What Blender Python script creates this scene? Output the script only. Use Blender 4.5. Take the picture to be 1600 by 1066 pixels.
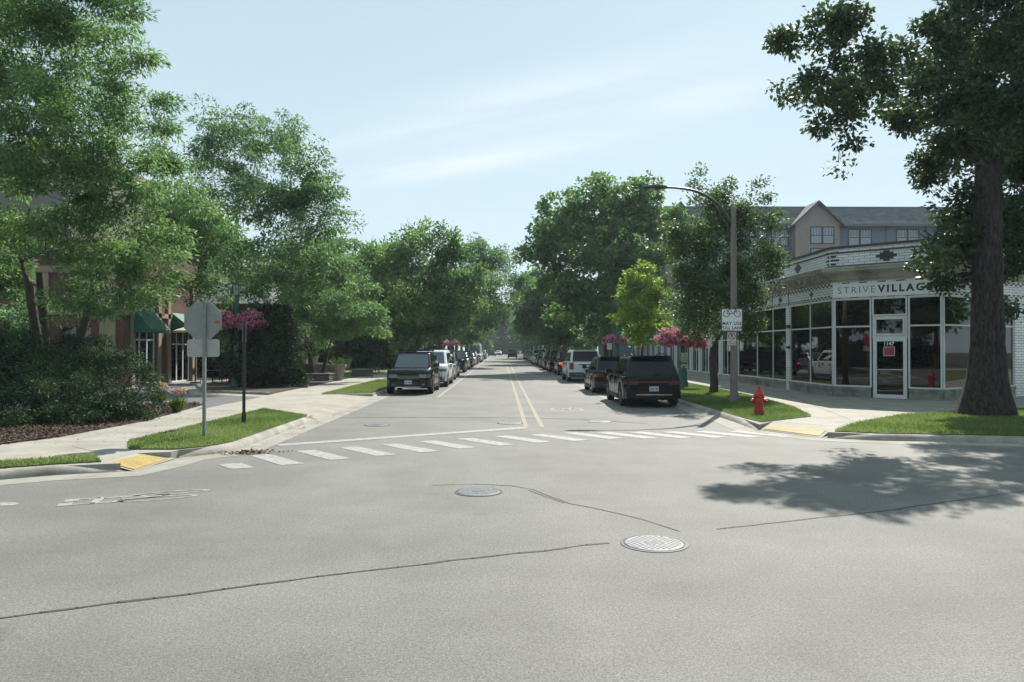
import bpy, bmesh, math, random
import numpy as np
from mathutils import Vector, Matrix

for _o in list(bpy.data.objects):
    bpy.data.objects.remove(_o)
scene = bpy.context.scene
COL = scene.collection
rad = math.radians

# ------------------------------------------------------------------ camera
F = 1150.0                     # focal length in pixels of the 1600 wide photograph
CAM_H = 2.0
PITCH, YAW = math.atan(12 / F), math.atan(16 / F)
cam_d = bpy.data.cameras.new('camera')
cam_d.sensor_width = 36
cam_d.lens = F / 1600 * 36
cam_d.clip_start, cam_d.clip_end = 0.1, 3000
cam = bpy.data.objects.new('camera', cam_d)
COL.objects.link(cam)
cam.location = (0, 0, CAM_H)
cam.rotation_euler = (rad(90) + PITCH, 0, -YAW)
scene.camera = cam

# ------------------------------------------------------------------ sun, sky, exposure
SUN = Vector((0.44, 0.99, 1.0)).normalized()      # towards the sun
sun_d = bpy.data.lights.new('sun', 'SUN')
sun_d.energy = 5.0
sun_d.angle = rad(0.55)
sun_d.color = (1.0, 0.955, 0.87)
sun = bpy.data.objects.new('sun', sun_d)
COL.objects.link(sun)
sun.location = (30, 60, 60)
sun.rotation_euler = (-SUN).to_track_quat('-Z', 'Y').to_euler()

world = bpy.data.worlds.new('World')
scene.world = world
world.use_nodes = True
wn, wl = world.node_tree.nodes, world.node_tree.links
wn.clear()
w_out = wn.new('ShaderNodeOutputWorld')
w_bg = wn.new('ShaderNodeBackground')
w_sky = wn.new('ShaderNodeTexSky')
w_sky.sky_type = 'NISHITA'
w_sky.sun_disc = False
w_sky.sun_elevation = math.asin(SUN.z)
w_sky.sun_rotation = math.atan2(SUN.x, SUN.y)
w_sky.altitude = 200
w_sky.air_density = 1.0
w_sky.dust_density = 0.6
w_sky.ozone_density = 2.0
w_bg.inputs['Strength'].default_value = 0.077
# thin high cirrus, laid out on a cloud deck far above
tc = wn.new('ShaderNodeTexCoord')
sep = wn.new('ShaderNodeSeparateXYZ'); wl.new(tc.outputs['Generated'], sep.inputs[0])
def wmath(op, a, b=None, clamp=False):
    n = wn.new('ShaderNodeMath'); n.operation = op; n.use_clamp = clamp
    for i, v in enumerate((a, b)):
        if v is None: continue
        if isinstance(v, (int, float)): n.inputs[i].default_value = v
        else: wl.new(v, n.inputs[i])
    return n.outputs[0]
zc = wmath('MAXIMUM', sep.outputs['Z'], 0.02)
u = wmath('DIVIDE', sep.outputs['X'], zc)
v = wmath('DIVIDE', sep.outputs['Y'], zc)
comb = wn.new('ShaderNodeCombineXYZ'); wl.new(u, comb.inputs[0]); wl.new(v, comb.inputs[1])
rot = wn.new('ShaderNodeMapping'); wl.new(comb.outputs[0], rot.inputs[0])
rot.inputs['Rotation'].default_value = (0, 0, rad(35))
mp = wn.new('ShaderNodeMapping'); wl.new(rot.outputs[0], mp.inputs[0])
mp.inputs['Scale'].default_value = (0.45, 1.6, 1)
rs_ = wn.new('ShaderNodeSeparateXYZ'); wl.new(rot.outputs[0], rs_.inputs[0])
def bell(src, c, w):
    d = wmath('DIVIDE', wmath('SUBTRACT', src, c), w)
    return wmath('POWER', 2.718, wmath('MULTIPLY', wmath('MULTIPLY', d, d), -1.0))
cx_, cy_s = rs_.outputs['X'], rs_.outputs['Y']
bands = wmath('ADD', wmath('MULTIPLY', bell(cy_s, 2.52, .24), bell(cx_, -1.9, 1.1)),
              wmath('ADD', wmath('MULTIPLY', bell(cy_s, 3.12, .22), bell(cx_, -2.4, 1.0)), wmath('MULTIPLY', bell(cy_s, 2.87, .16), bell(cx_, -.95, .30))))
nz = wn.new('ShaderNodeTexNoise'); wl.new(mp.outputs[0], nz.inputs['Vector'])
nz.inputs['Scale'].default_value = 1.1
nz.inputs['Detail'].default_value = 9
nz.inputs['Roughness'].default_value = 0.55
nz.inputs['Distortion'].default_value = 0.35
mask = wmath('MULTIPLY', wmath('SUBTRACT', nz.outputs['Fac'], 0.28), 2.2, True)
mask = wmath('MULTIPLY', mask, wmath('ADD', bands, .12), True)
fade = wmath('MULTIPLY', wmath('SUBTRACT', sep.outputs['Z'], 0.05), 6.0, True)
mask = wmath('MULTIPLY', wmath('MULTIPLY', mask, fade), 0.72)
mx = wn.new('ShaderNodeMix'); mx.data_type = 'RGBA'
wl.new(mask, mx.inputs[0])
# pale summer haze veils the whole sky: mix the sky towards white
veil = wn.new('ShaderNodeMix'); veil.data_type = 'RGBA'
veil.inputs[0].default_value = 0.7
wl.new(w_sky.outputs[0], veil.inputs[6])
veil.inputs[7].default_value = (5.5, 7.35, 8.0, 1)
low = wn.new('ShaderNodeMix'); low.data_type = 'RGBA'
wl.new(wmath('MULTIPLY', wmath('SUBTRACT', 1.0, wmath('MULTIPLY', sep.outputs['Z'], 2.3), True), 0.55), low.inputs[0])
wl.new(veil.outputs[2], low.inputs[6]); low.inputs[7].default_value = (7.3, 8.3, 8.6, 1)
wl.new(low.outputs[2], mx.inputs[6])
mx.inputs[7].default_value = (8.9, 9.3, 9.5, 1)
wl.new(mx.outputs[2], w_bg.inputs['Color'])
wl.new(w_bg.outputs[0], w_out.inputs['Surface'])

scene.view_settings.view_transform = 'Standard'
scene.view_settings.look = 'None'
scene.view_settings.exposure = 0.6
scene.view_settings.gamma = 1
scene.view_settings.use_curve_mapping = False

cy = scene.cycles
scene.render.engine = 'CYCLES'
cy.use_denoising = True
try:
    cy.denoiser = 'OPENIMAGEDENOISE'
    cy.denoising_input_passes = 'RGB_ALBEDO_NORMAL'
    cy.denoising_prefilter = 'ACCURATE'
except Exception:
    pass
cy.max_bounces = 7
cy.diffuse_bounces = 3
cy.glossy_bounces = 3
cy.transmission_bounces = 3
cy.transparent_max_bounces = 8
cy.volume_bounces = 0
cy.sample_clamp_indirect = 6
cy.use_adaptive_sampling = True
cy.adaptive_threshold = 0.02

# ------------------------------------------------------------------ pixel helpers (real positions measured from the photograph)
CAM_M = cam.rotation_euler.to_matrix()
def ray(px, py):
    return CAM_M @ Vector(((px - 800) / F, -(py - 533) / F, -1.0))
def g(px, py, z=0.0):
    r = ray(px, py)
    t = (z - CAM_H) / r.z
    return (r.x * t, r.y * t)
def at(px, py, d):
    r = ray(px, py)
    t = d / r.y
    return Vector((r.x * t, d, CAM_H + r.z * t))

# ------------------------------------------------------------------ materials
MATS = {}
def _new(name):
    m = bpy.data.materials.new(name)
    m.use_nodes = True
    return m, m.node_tree.nodes, m.node_tree.links, m.node_tree.nodes['Principled BSDF']
def mat(name, col, rough=0.6, metal=0.0, spec=0.5, noise=0.0, nscale=6.0, bump=0.0, bscale=40.0, coat=0.0, dirt=None, dscale=1.2, emit=0):
    """principled material; noise = brightness variation, bump = fine grain, dirt = second colour in patches"""
    m, N, L, b = _new(name)
    b.inputs['Base Color'].default_value = (*col, 1)
    b.inputs['Roughness'].default_value = rough
    b.inputs['Metallic'].default_value = metal
    b.inputs['Specular IOR Level'].default_value = spec
    b.inputs['Coat Weight'].default_value = coat
    b.inputs['Coat Roughness'].default_value = 0.04
    src = None
    geo = N.new('ShaderNodeTexCoord')
    if noise or dirt:
        n = N.new('ShaderNodeTexNoise'); L.new(geo.outputs['Object'], n.inputs['Vector'])
        n.inputs['Scale'].default_value = nscale; n.inputs['Detail'].default_value = 6; n.inputs['Roughness'].default_value = 0.65
        mr = N.new('ShaderNodeMapRange'); L.new(n.outputs['Fac'], mr.inputs[0])
        mr.inputs[1].default_value = 0.3; mr.inputs[2].default_value = 0.7
        mr.inputs[3].default_value = 1 - noise; mr.inputs[4].default_value = 1 + noise
        mul = N.new('ShaderNodeMix'); mul.data_type = 'RGBA'; mul.blend_type = 'MULTIPLY'
        mul.inputs[0].default_value = 1; mul.inputs[6].default_value = (*col, 1)
        L.new(mr.outputs[0], mul.inputs[7]); src = mul.outputs[2]
        if dirt:
            n2 = N.new('ShaderNodeTexNoise'); L.new(geo.outputs['Object'], n2.inputs['Vector'])
            n2.inputs['Scale'].default_value = dscale; n2.inputs['Detail'].default_value = 5
            r2 = N.new('ShaderNodeMapRange'); L.new(n2.outputs['Fac'], r2.inputs[0])
            r2.inputs[1].default_value = 0.48; r2.inputs[2].default_value = 0.68
            dm = N.new('ShaderNodeMix'); dm.data_type = 'RGBA'
            L.new(r2.outputs[0], dm.inputs[0]); L.new(src, dm.inputs[6]); dm.inputs[7].default_value = (*dirt, 1)
            src = dm.outputs[2]
        L.new(src, b.inputs['Base Color'])
    if bump:
        n3 = N.new('ShaderNodeTexNoise'); L.new(geo.outputs['Object'], n3.inputs['Vector'])
        n3.inputs['Scale'].default_value = bscale; n3.inputs['Detail'].default_value = 4
        bp = N.new('ShaderNodeBump'); bp.inputs['Strength'].default_value = bump; bp.inputs['Distance'].default_value = 0.02
        L.new(n3.outputs['Fac'], bp.inputs['Height']); L.new(bp.outputs[0], b.inputs['Normal'])
    MATS[name] = m
    return m

def leaf_mat(name, cols, trans=0.4, rough=0.45, spec=0.35, tboost=1.5):
    """leaf colour picked along a ramp by the per-leaf attribute 'tone'; part of the light passes through the blade"""
    m, N, L, b = _new(name)
    a = N.new('ShaderNodeAttribute'); a.attribute_name = 'tone'
    r = N.new('ShaderNodeValToRGB'); L.new(a.outputs['Fac'], r.inputs[0])
    els = r.color_ramp.elements
    while len(els) < len(cols): els.new(0.5)
    for i, c in enumerate(cols):
        els[i].position = i / (len(cols) - 1); els[i].color = (*c, 1)
    L.new(r.outputs[0], b.inputs['Base Color'])
    b.inputs['Roughness'].default_value = rough
    b.inputs['Specular IOR Level'].default_value = spec
    t = N.new('ShaderNodeBsdfTranslucent')
    mu = N.new('ShaderNodeMix'); mu.data_type = 'RGBA'; mu.blend_type = 'MULTIPLY'; mu.inputs[0].default_value = 1
    L.new(r.outputs[0], mu.inputs[6]); mu.inputs[7].default_value = (tboost, tboost * 1.05, tboost * 0.7, 1)
    L.new(mu.outputs[2], t.inputs['Color'])
    ms = N.new('ShaderNodeMixShader'); ms.inputs[0].default_value = trans
    L.new(b.outputs[0], ms.inputs[1]); L.new(t.outputs[0], ms.inputs[2])
    L.new(ms.outputs[0], N['Material Output'].inputs['Surface'])
    return m

def brick_mat(name, c1, c2, mortar, bw, bh, ms, rough=0.7, bump=0.3, noise=0.15):
    m, N, L, b = _new(name)
    uv = N.new('ShaderNodeUVMap')
    br = N.new('ShaderNodeTexBrick'); L.new(uv.outputs[0], br.inputs['Vector'])
    br.inputs['Color1'].default_value = (*c1, 1); br.inputs['Color2'].default_value = (*c2, 1)
    br.inputs['Mortar'].default_value = (*mortar, 1)
    br.inputs['Scale'].default_value = 1; br.inputs['Mortar Size'].default_value = ms
    br.inputs['Brick Width'].default_value = bw; br.inputs['Row Height'].default_value = bh
    n = N.new('ShaderNodeTexNoise'); L.new(uv.outputs[0], n.inputs['Vector']); n.inputs['Scale'].default_value = 1.3; n.inputs['Detail'].default_value = 8
    mr = N.new('ShaderNodeMapRange'); L.new(n.outputs['Fac'], mr.inputs[0]); mr.inputs[1].default_value = .3; mr.inputs[2].default_value = .7
    mr.inputs[3].default_value = 1 - noise; mr.inputs[4].default_value = 1 + noise
    mu = N.new('ShaderNodeMix'); mu.data_type = 'RGBA'; mu.blend_type = 'MULTIPLY'; mu.inputs[0].default_value = 1
    L.new(br.outputs[0], mu.inputs[6]); L.new(mr.outputs[0], mu.inputs[7]); L.new(mu.outputs[2], b.inputs['Base Color'])
    b.inputs['Roughness'].default_value = rough
    bp = N.new('ShaderNodeBump'); bp.inputs['Strength'].default_value = bump; bp.inputs['Distance'].default_value = 0.01; bp.invert = True
    L.new(br.outputs['Fac'], bp.inputs['Height']); L.new(bp.outputs[0], b.inputs['Normal'])
    return m

def glass_mat(name, tint, base=0.10, rough=0.02):
    """clear pane: mirrors more at grazing angles, otherwise lets the dark room show through"""
    m, N, L, b = _new(name)
    fr = N.new('ShaderNodeFresnel'); fr.inputs[0].default_value = 1.5
    ad = N.new('ShaderNodeMath'); ad.operation = 'ADD'; ad.use_clamp = True
    L.new(fr.outputs[0], ad.inputs[0]); ad.inputs[1].default_value = base
    gl = N.new('ShaderNodeBsdfGlossy'); gl.inputs['Roughness'].default_value = rough; gl.inputs['Color'].default_value = (.9, .93, .95, 1)
    tr = N.new('ShaderNodeBsdfTransparent'); tr.inputs[0].default_value = (*tint, 1)
    ms = N.new('ShaderNodeMixShader'); L.new(ad.outputs[0], ms.inputs[0])
    L.new(tr.outputs[0], ms.inputs[1]); L.new(gl.outputs[0], ms.inputs[2])
    L.new(ms.outputs[0], N['Material Output'].inputs['Surface'])
    return m

# ------------------------------------------------------------------ objects
def tag(o, label=None, cat=None, group=None, kind=None):
    if label: o['label'] = label
    if cat: o['category'] = cat
    if group: o['group'] = group
    if kind: o['kind'] = kind
    return o
def thing(name, label, cat, loc, rotz=0.0, group=None):
    o = bpy.data.objects.new(name, None)
    COL.objects.link(o)
    o.empty_display_size = 0.3
    o.location = loc
    o.rotation_euler = (0, 0, rotz)
    return tag(o, label, cat, group)
def copy_tree(o, parent=None):
    c = o.copy(); COL.objects.link(c)
    if parent is not None: c.parent = parent
    for ch in o.children:
        copy_tree(ch, c)
    return c

def link_mesh(name, me, mats, parent=None, origin=None):
    for m in (mats if isinstance(mats, (list, tuple)) else [mats]):
        me.materials.append(m)
    o = bpy.data.objects.new(name, me)
    COL.objects.link(o)
    if parent is not None: o.parent = parent
    elif origin is not None: o.location = origin
    return o

def root_of(o):
    while o.parent: o = o.parent
    return o

class MB:
    """collects shapes and links them as one mesh object"""
    def __init__(s, local=False):
        s.v, s.f, s.local = [], [], local
        s.mi = []
        s.cur = 0
    def add(s, verts, faces, M=None):
        k = len(s.v)
        for p in verts:
            s.v.append(tuple(M @ Vector(p)) if M is not None else tuple(p))
        for f in faces:
            s.f.append([k + i for i in f]); s.mi.append(s.cur)
        return s
    def quad(s, a, b, c, d): return s.add([a, b, c, d], [(0, 1, 2, 3)])
    def box(s, x0, x1, y0, y1, z0, z1, M=None):
        v = [(x0, y0, z0), (x1, y0, z0), (x1, y1, z0), (x0, y1, z0), (x0, y0, z1), (x1, y0, z1), (x1, y1, z1), (x0, y1, z1)]
        return s.add(v, [(3, 2, 1, 0), (4, 5, 6, 7), (0, 1, 5, 4), (1, 2, 6, 5), (2, 3, 7, 6), (3, 0, 4, 7)], M)
    def prism(s, poly, z0, z1, M=None):
        a = sum(poly[i][0] * poly[(i + 1) % len(poly)][1] - poly[(i + 1) % len(poly)][0] * poly[i][1] for i in range(len(poly)))
        if a < 0: poly = poly[::-1]
        n = len(poly)
        v = [(p[0], p[1], z0) for p in poly] + [(p[0], p[1], z1) for p in poly]
        f = [tuple(range(n - 1, -1, -1)), tuple(range(n, 2 * n))] + [(i, (i + 1) % n, n + (i + 1) % n, n + i) for i in range(n)]
        return s.add(v, f, M)
    def lathe(s, prof, n=16, M=None, cap=True):
        v, f = [], []
        for r, z in prof:
            for k in range(n):
                a = 2 * math.pi * k / n
                v.append((r * math.cos(a), r * math.sin(a), z))
        for i in range(len(prof) - 1):
            for k in range(n):
                f.append((i * n + k, i * n + (k + 1) % n, (i + 1) * n + (k + 1) % n, (i + 1) * n + k))
        if cap:
            f.append(tuple(range(n - 1, -1, -1))); m = (len(prof) - 1) * n
            f.append(tuple(range(m, m + n)))
        return s.add(v, f, M)
    def tube(s, pts, rads, n=8, cap=True):
        pts = [Vector(p) for p in pts]
        if isinstance(rads, (int, float)): rads = [rads] * len(pts)
        v, f = [], []
        up = Vector((0, 0, 1))
        px = None
        for i, p in enumerate(pts):
            t = (pts[min(i + 1, len(pts) - 1)] - pts[max(i - 1, 0)]).normalized()
            if px is None:
                px = t.cross(up)
                if px.length < 1e-3: px = t.cross(Vector((1, 0, 0)))
                px.normalize()
            else:
                px = (px - t * px.dot(t)).normalized()
            py = t.cross(px)
            for k in range(n):
                a = 2 * math.pi * k / n
                v.append(p + (px * math.cos(a) + py * math.sin(a)) * rads[i])
        for i in range(len(pts) - 1):
            for k in range(n):
                f.append((i * n + k, i * n + (k + 1) % n, (i + 1) * n + (k + 1) % n, (i + 1) * n + k))
        if cap:
            f.append(tuple(range(n - 1, -1, -1))); m = (len(pts) - 1) * n
            f.append(tuple(range(m, m + n)))
        return s.add(v, f)
    def sweep(s, line, prof, close=False, cap=True, hs=None):
        """sweeps profile [(offset to the right of travel, z)] along a plan polyline with mitred corners"""
        L = [Vector((p[0], p[1], 0)) for p in line]
        n = len(L); k = len(prof)
        v, f = [], []
        for i, p in enumerate(L):
            a = L[i - 1] if i > 0 else None
            b = L[i + 1] if i < n - 1 else None
            d0 = (p - a).normalized() if a is not None else None
            d1 = (b - p).normalized() if b is not None else None
            if d0 is None: d0 = d1
            if d1 is None: d1 = d0
            n0 = Vector((d0.y, -d0.x, 0)); n1 = Vector((d1.y, -d1.x, 0))
            m = (n0 + n1).normalized()
            m = m / max(0.3, m.dot(n0))
            for o, z in prof:
                q = p + m * o
                v.append((q.x, q.y, z if hs is None or z < 0 else z * hs[i]))
        for i in range(n - 1):
            for j in range(k if close else k - 1):
                j2 = (j + 1) % k
                f.append((i * k + j, (i + 1) * k + j, (i + 1) * k + j2, i * k + j2))
        if close and cap:
            f.append(tuple(range(k))); f.append(tuple(range((n - 1) * k + k - 1, (n - 1) * k - 1, -1)))
        return s.add(v, f)
    def build(s, name, mats, parent=None, smooth=None, origin=None):
        v = s.v
        if not s.local:
            if parent is not None:
                o = root_of(parent).location
            else:
                if origin is None:
                    xs = [p[0] for p in v]; ys = [p[1] for p in v]; zs = [p[2] for p in v]
                    origin = Vector(((min(xs) + max(xs)) / 2, (min(ys) + max(ys)) / 2, min(zs)))
                o = Vector(origin)
            v = [(p[0] - o.x, p[1] - o.y, p[2] - o.z) for p in v]
            off = o
        else:
            off = Vector((0, 0, 0))
        me = bpy.data.meshes.new(name)
        me.from_pydata(v, [], s.f)
        bm = bmesh.new(); bm.from_mesh(me)
        bmesh.ops.recalc_face_normals(bm, faces=bm.faces)
        bm.to_mesh(me); bm.free()
        if max(s.mi, default=0) > 0:
            me.polygons.foreach_set('material_index', s.mi)
        uv = me.uv_layers.new(name='UVMap')
        for p in me.polygons:
            nn = p.normal
            if abs(nn.z) > 0.75: t = Vector((1, 0, 0)); b = Vector((0, 1, 0))
            else:
                t = Vector((-nn.y, nn.x, 0)).normalized(); b = Vector((0, 0, 1))
            for li in p.loop_indices:
                q = Vector(me.vertices[me.loops[li].vertex_index].co) + off
                uv.data[li].uv = (q.dot(t), q.dot(b))
        if smooth:
            for p in me.polygons: p.use_smooth = True
            me.set_sharp_from_angle(angle=rad(smooth))
        return link_mesh(name, me, mats, parent, origin)

def text_mesh(name, body, size, m, parent, M, extrude=0.004, offset=0.0, align='CENTER', spacing=1.0, xs=1.0):
    """lettering as a mesh; M places the text plane (x right, y up, z out); verts are stored relative to the root"""
    c = bpy.data.curves.new('lettering', 'FONT')
    c.body = body; c.size = size; c.extrude = extrude; c.offset = offset
    c.align_x = align; c.align_y = 'CENTER'; c.space_character = spacing; c.resolution_u = 3
    o = bpy.data.objects.new('lettering', c)
    COL.objects.link(o)
    dg = bpy.context.evaluated_depsgraph_get()
    me = bpy.data.meshes.new_from_object(o.evaluated_get(dg))
    bpy.data.objects.remove(o); bpy.data.curves.remove(c)
    base = root_of(parent).location
    me.transform(Matrix.Translation(-base) @ M @ Matrix.Diagonal((xs, 1, 1, 1)))
    me.materials.clear()
    return link_mesh(name, me, m, parent)

def frame_m(p, xdir, out):
    """matrix with x along xdir, y up, z along out, at p"""
    x = Vector(xdir).normalized(); z = Vector(out).normalized(); y = z.cross(x)
    return Matrix(((x.x, y.x, z.x, p[0]), (x.y, y.y, z.y, p[1]), (x.z, y.z, z.z, p[2]), (0, 0, 0, 1)))

# ------------------------------------------------------------------ foliage
def leaf_cloud(name, P, D, N, ln, wd, tone, m, parent=None, origin=(0, 0, 0)):
    """one mesh of pointed leaf blades: base P, direction D, face normal N"""
    n = len(P)
    ln = np.broadcast_to(np.asarray(ln, float).reshape(-1, 1), (n, 1)); wd = np.broadcast_to(np.asarray(wd, float).reshape(-1, 1), (n, 1))
    D = D / np.linalg.norm(D, axis=1, keepdims=True)
    S = np.cross(D, N); S /= np.linalg.norm(S, axis=1, keepdims=True) + 1e-9
    NN = np.cross(S, D)
    V = np.empty((n, 4, 3))
    mid = P + D * ln * 0.45 + NN * ln * 0.06
    V[:, 0] = P; V[:, 1] = mid + S * wd * 0.5; V[:, 2] = P + D * ln; V[:, 3] = mid - S * wd * 0.5
    V = V.reshape(-1, 3) - np.asarray(origin)
    me = bpy.data.meshes.new(name)
    me.vertices.add(4 * n); me.vertices.foreach_set('co', V.astype(np.float32).ravel())
    me.loops.add(4 * n); me.loops.foreach_set('vertex_index', np.arange(4 * n, dtype=np.int32))
    me.polygons.add(n); me.polygons.foreach_set('loop_start', np.arange(0, 4 * n, 4, dtype=np.int32))
    try: me.polygons.foreach_set('loop_total', np.full(n, 4, dtype=np.int32))
    except Exception: pass
    at_ = me.attributes.new('tone', 'FLOAT', 'FACE')
    at_.data.foreach_set('value', np.clip(tone, 0, 1).astype(np.float32))
    me.update(); me.validate()
    return link_mesh(name, me, m, parent, Vector(origin) if parent is None else None)

def unit(rng, n):
    a = rng.normal(size=(n, 3)); return a / np.linalg.norm(a, axis=1, keepdims=True)

def crown_points(rng, blobs, clusters, per, spread, droop, flat=0.65, shell=2.4):
    """cluster centres inside ellipsoid blobs, then leaves round each centre"""
    blobs = np.asarray(blobs, float)
    vol = (blobs[:, 3] * blobs[:, 4] * blobs[:, 5]) ** 0.8
    cnt = np.maximum(1, (vol / vol.sum() * clusters).astype(int))
    C, O, T0 = [], [], []
    for b, k in zip(blobs, cnt):
        ns = max(3, min(14, k // 6))
        sd = unit(rng, ns); sc = sd * (rng.uniform(.45, .92, ns))[:, None]
        w = rng.integers(0, ns, k)
        d = unit(rng, k); r = rng.random(k) ** (1 / shell)
        q = sc[w] + d * r[:, None] * rng.uniform(.28, .46, ns)[w][:, None]
        uu = rng.random(k) < .34
        q[uu] = unit(rng, int(uu.sum())) * (rng.random(int(uu.sum())) ** (1 / 2.6))[:, None] * .97
        C.append(b[:3] + q * b[3:6]); O.append((sd[w] * .6 + d * .6))
        T0.append(rng.normal(0, .09, ns)[w])
    T0 = np.concatenate(T0)
    C = np.concatenate(C); O = np.concatenate(O)
    k = len(C)
    sz = spread * rng.uniform(0.6, 1.4, k)
    idx = np.repeat(np.arange(k), per)
    n = len(idx)
    off = unit(rng, n) * (rng.random(n) ** .45 * 1.55 * sz[idx])[:, None] * np.array([1, 1, flat])
    P = C[idx] + off
    D = off / (np.linalg.norm(off, axis=1, keepdims=True) + 1e-6) * 0.8 + unit(rng, n) * 0.7 + O[idx] * 0.35
    D[:, 2] -= droop
    ct = rng.normal(0, 0.12, k) + T0
    tone = 0.5 + ct[idx] + rng.normal(0, 0.13, n)
    Nn = unit(rng, n) * 0.8 + np.array([0, 0, 0.9])
    return C, P, D, Nn, tone, cnt

def bez(a, b, c, n):
    t = np.linspace(0, 1, n)[:, None]
    return (1 - t) ** 2 * a + 2 * t * (1 - t) * b + t * t * c

def tree(name, label, cat, base, blobs, leafm, bark, rng, trunk_r, fork_z, clusters, per, leaf, spread,
         droop=0.0, stems=1, flare=1.6, lean=(0, 0), twigs=0.35, group=None, limb_k=0.5, flat=0.65, top_twigs=0, shell=2.4, loners=0):
    base = np.array(base, float)
    root = thing(name, label, cat, tuple(base), 0, group)
    C, P, D, Nn, tone, cnt = crown_points(rng, blobs, clusters, per, spread, droop, flat, shell)
    n = len(P)
    ln = leaf[0] * rng.uniform(0.6, 1.3, n); wd = leaf[1] * rng.uniform(0.7, 1.3, n)
    leaf_cloud('crown', P, D, Nn, ln, wd, tone, leafm, root, base)
    mb = MB()
    fork = base + np.array([lean[0], lean[1], fork_z])
    if stems == 1:
        tt = np.linspace(0, 1, 22) ** 1.5
        pts = [base + (fork - base) * t + np.array([math.sin(t * 5 + 1) * 0.06, math.cos(t * 4) * 0.06, 0]) * min(1, t * 3) * (t < 1) for t in tt]
        rr = [trunk_r * (1 + (flare - 1) * math.exp(-t * fork_z / (trunk_r * 2.0))) * (1 - 0.22 * t) * rng.uniform(.97, 1.03) for t in tt]
        pts[0] = pts[0] - np.array([0, 0, 0.1])
        mb.tube(pts, rr, 14)
    starts = [fork]
    if stems > 1:
        starts = []
        for k in range(stems):
            a = 2 * math.pi * k / stems + 0.4
            e = fork + np.array([math.cos(a), math.sin(a), 0]) * fork_z * 0.28 + np.array([0, 0, rng.uniform(-.3, .5)])
            p0 = base + np.array([math.cos(a), math.sin(a), 0]) * trunk_r * 0.6 + np.array([0, 0, -0.1])
            mb.tube(bez(p0, (p0 + e) / 2 + np.array([math.cos(a), math.sin(a), 0]) * 0.1, e, 7), list(np.linspace(trunk_r, trunk_r * .7, 7)), 10)
            starts.append(e)
    # limbs branch off the nearest limb already grown, nearest masses of foliage first
    offs = np.concatenate([[0], np.cumsum(cnt)])
    nodes = [(np.array(q, float), trunk_r * limb_k * 1.25) for q in starts]
    if stems == 1:
        nodes += [(np.array(pts[i], float), rr[i] * limb_k * .9) for i in range(8, 22, 2) if (pts[i][2] - base[2]) > .33 * fork_z]
    fork0 = np.mean(np.array(starts), 0)
    order = sorted(range(len(blobs)), key=lambda i: np.linalg.norm(np.array(blobs[i][:3]) - fork0))
    for bi in order:
        b = blobs[bi]; c = np.array(b[:3])
        s, pr = min(nodes, key=lambda q: np.linalg.norm(q[0] - c))
        ln_ = np.linalg.norm(c - s)
        ctrl = s + (c - s) * 0.45 + np.array([0, 0, 0.18 * ln_]) + rng.normal(size=3) * 0.08 * ln_
        path = bez(s, ctrl, c, 9)
        r0 = max(.012, min(pr * .85, trunk_r * limb_k * (0.55 + 0.45 * min(1, b[3] / (np.mean([q[3] for q in blobs]) + 1e-6)))))
        rr_ = np.linspace(r0, r0 * 0.35, 9)
        mb.tube(path, list(rr_), 7)
        nodes += [(path[4], rr_[4]), (path[6], rr_[6]), (path[8], rr_[8])]
        for q in C[offs[bi]:offs[bi + 1]]:
            if rng.random() < twigs:
                i = rng.integers(3, 9)
                s2 = path[i]
                m2 = (s2 + q) / 2 + rng.normal(size=3) * 0.15 * np.linalg.norm(q - s2)
                mb.tube(bez(s2, m2, q, 4), list(np.linspace(r0 * 0.24, 0.006, 4)), 4, cap=False)
    for k in range(top_twigs):
        b = blobs[rng.integers(len(blobs))]
        d = unit(rng, 1)[0]; d[2] = abs(d[2]) + .3; d /= np.linalg.norm(d)
        q = np.array(b[:3]) + d * np.array(b[3:6]) * 0.8
        e = q + d * rng.uniform(.5, 1.1) * b[3] * .6 + np.array([0, 0, .15])
        mb.tube([q, (q + e) / 2 + rng.normal(size=3) * .08, e], [0.016, 0.011, 0.005], 4, cap=False)
    mb.build('trunk', bark, root, smooth=60)
    return root

def px_blobs(spec, d, rng, dep=0.9, jit=1.5):
    """blob list measured in the photo: (px, py, rx[, rz[, dd]]) at distance d -> ellipsoids with real sizes"""
    out = []
    for b in spec:
        px, py, rx = b[:3]
        rz = b[3] if len(b) > 3 else rx * 0.85
        dd = b[4] if len(b) > 4 else rng.uniform(-jit, jit)
        c = at(px, py, d + dd); k = (d + dd) / F
        out.append((c.x, c.y, c.z, rx * k, rx * k * dep, rz * k))
    return out

def in_poly(poly, P):
    x, y = P[:, 0], P[:, 1]; ins = np.zeros(len(P), bool)
    n = len(poly)
    for i in range(n):
        x0, y0 = poly[i]; x1, y1 = poly[(i + 1) % n]
        c = ((y0 > y) != (y1 > y)) & (x < (x1 - x0) * (y - y0) / (y1 - y0 + 1e-12) + x0)
        ins ^= c
    return ins
def scatter(poly, dens, rng):
    p = np.array(poly); lo, hi = p.min(0), p.max(0)
    n = int((hi - lo).prod() * dens)
    Q = lo + rng.random((n, 2)) * (hi - lo)
    return Q[in_poly(poly, Q)]
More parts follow.
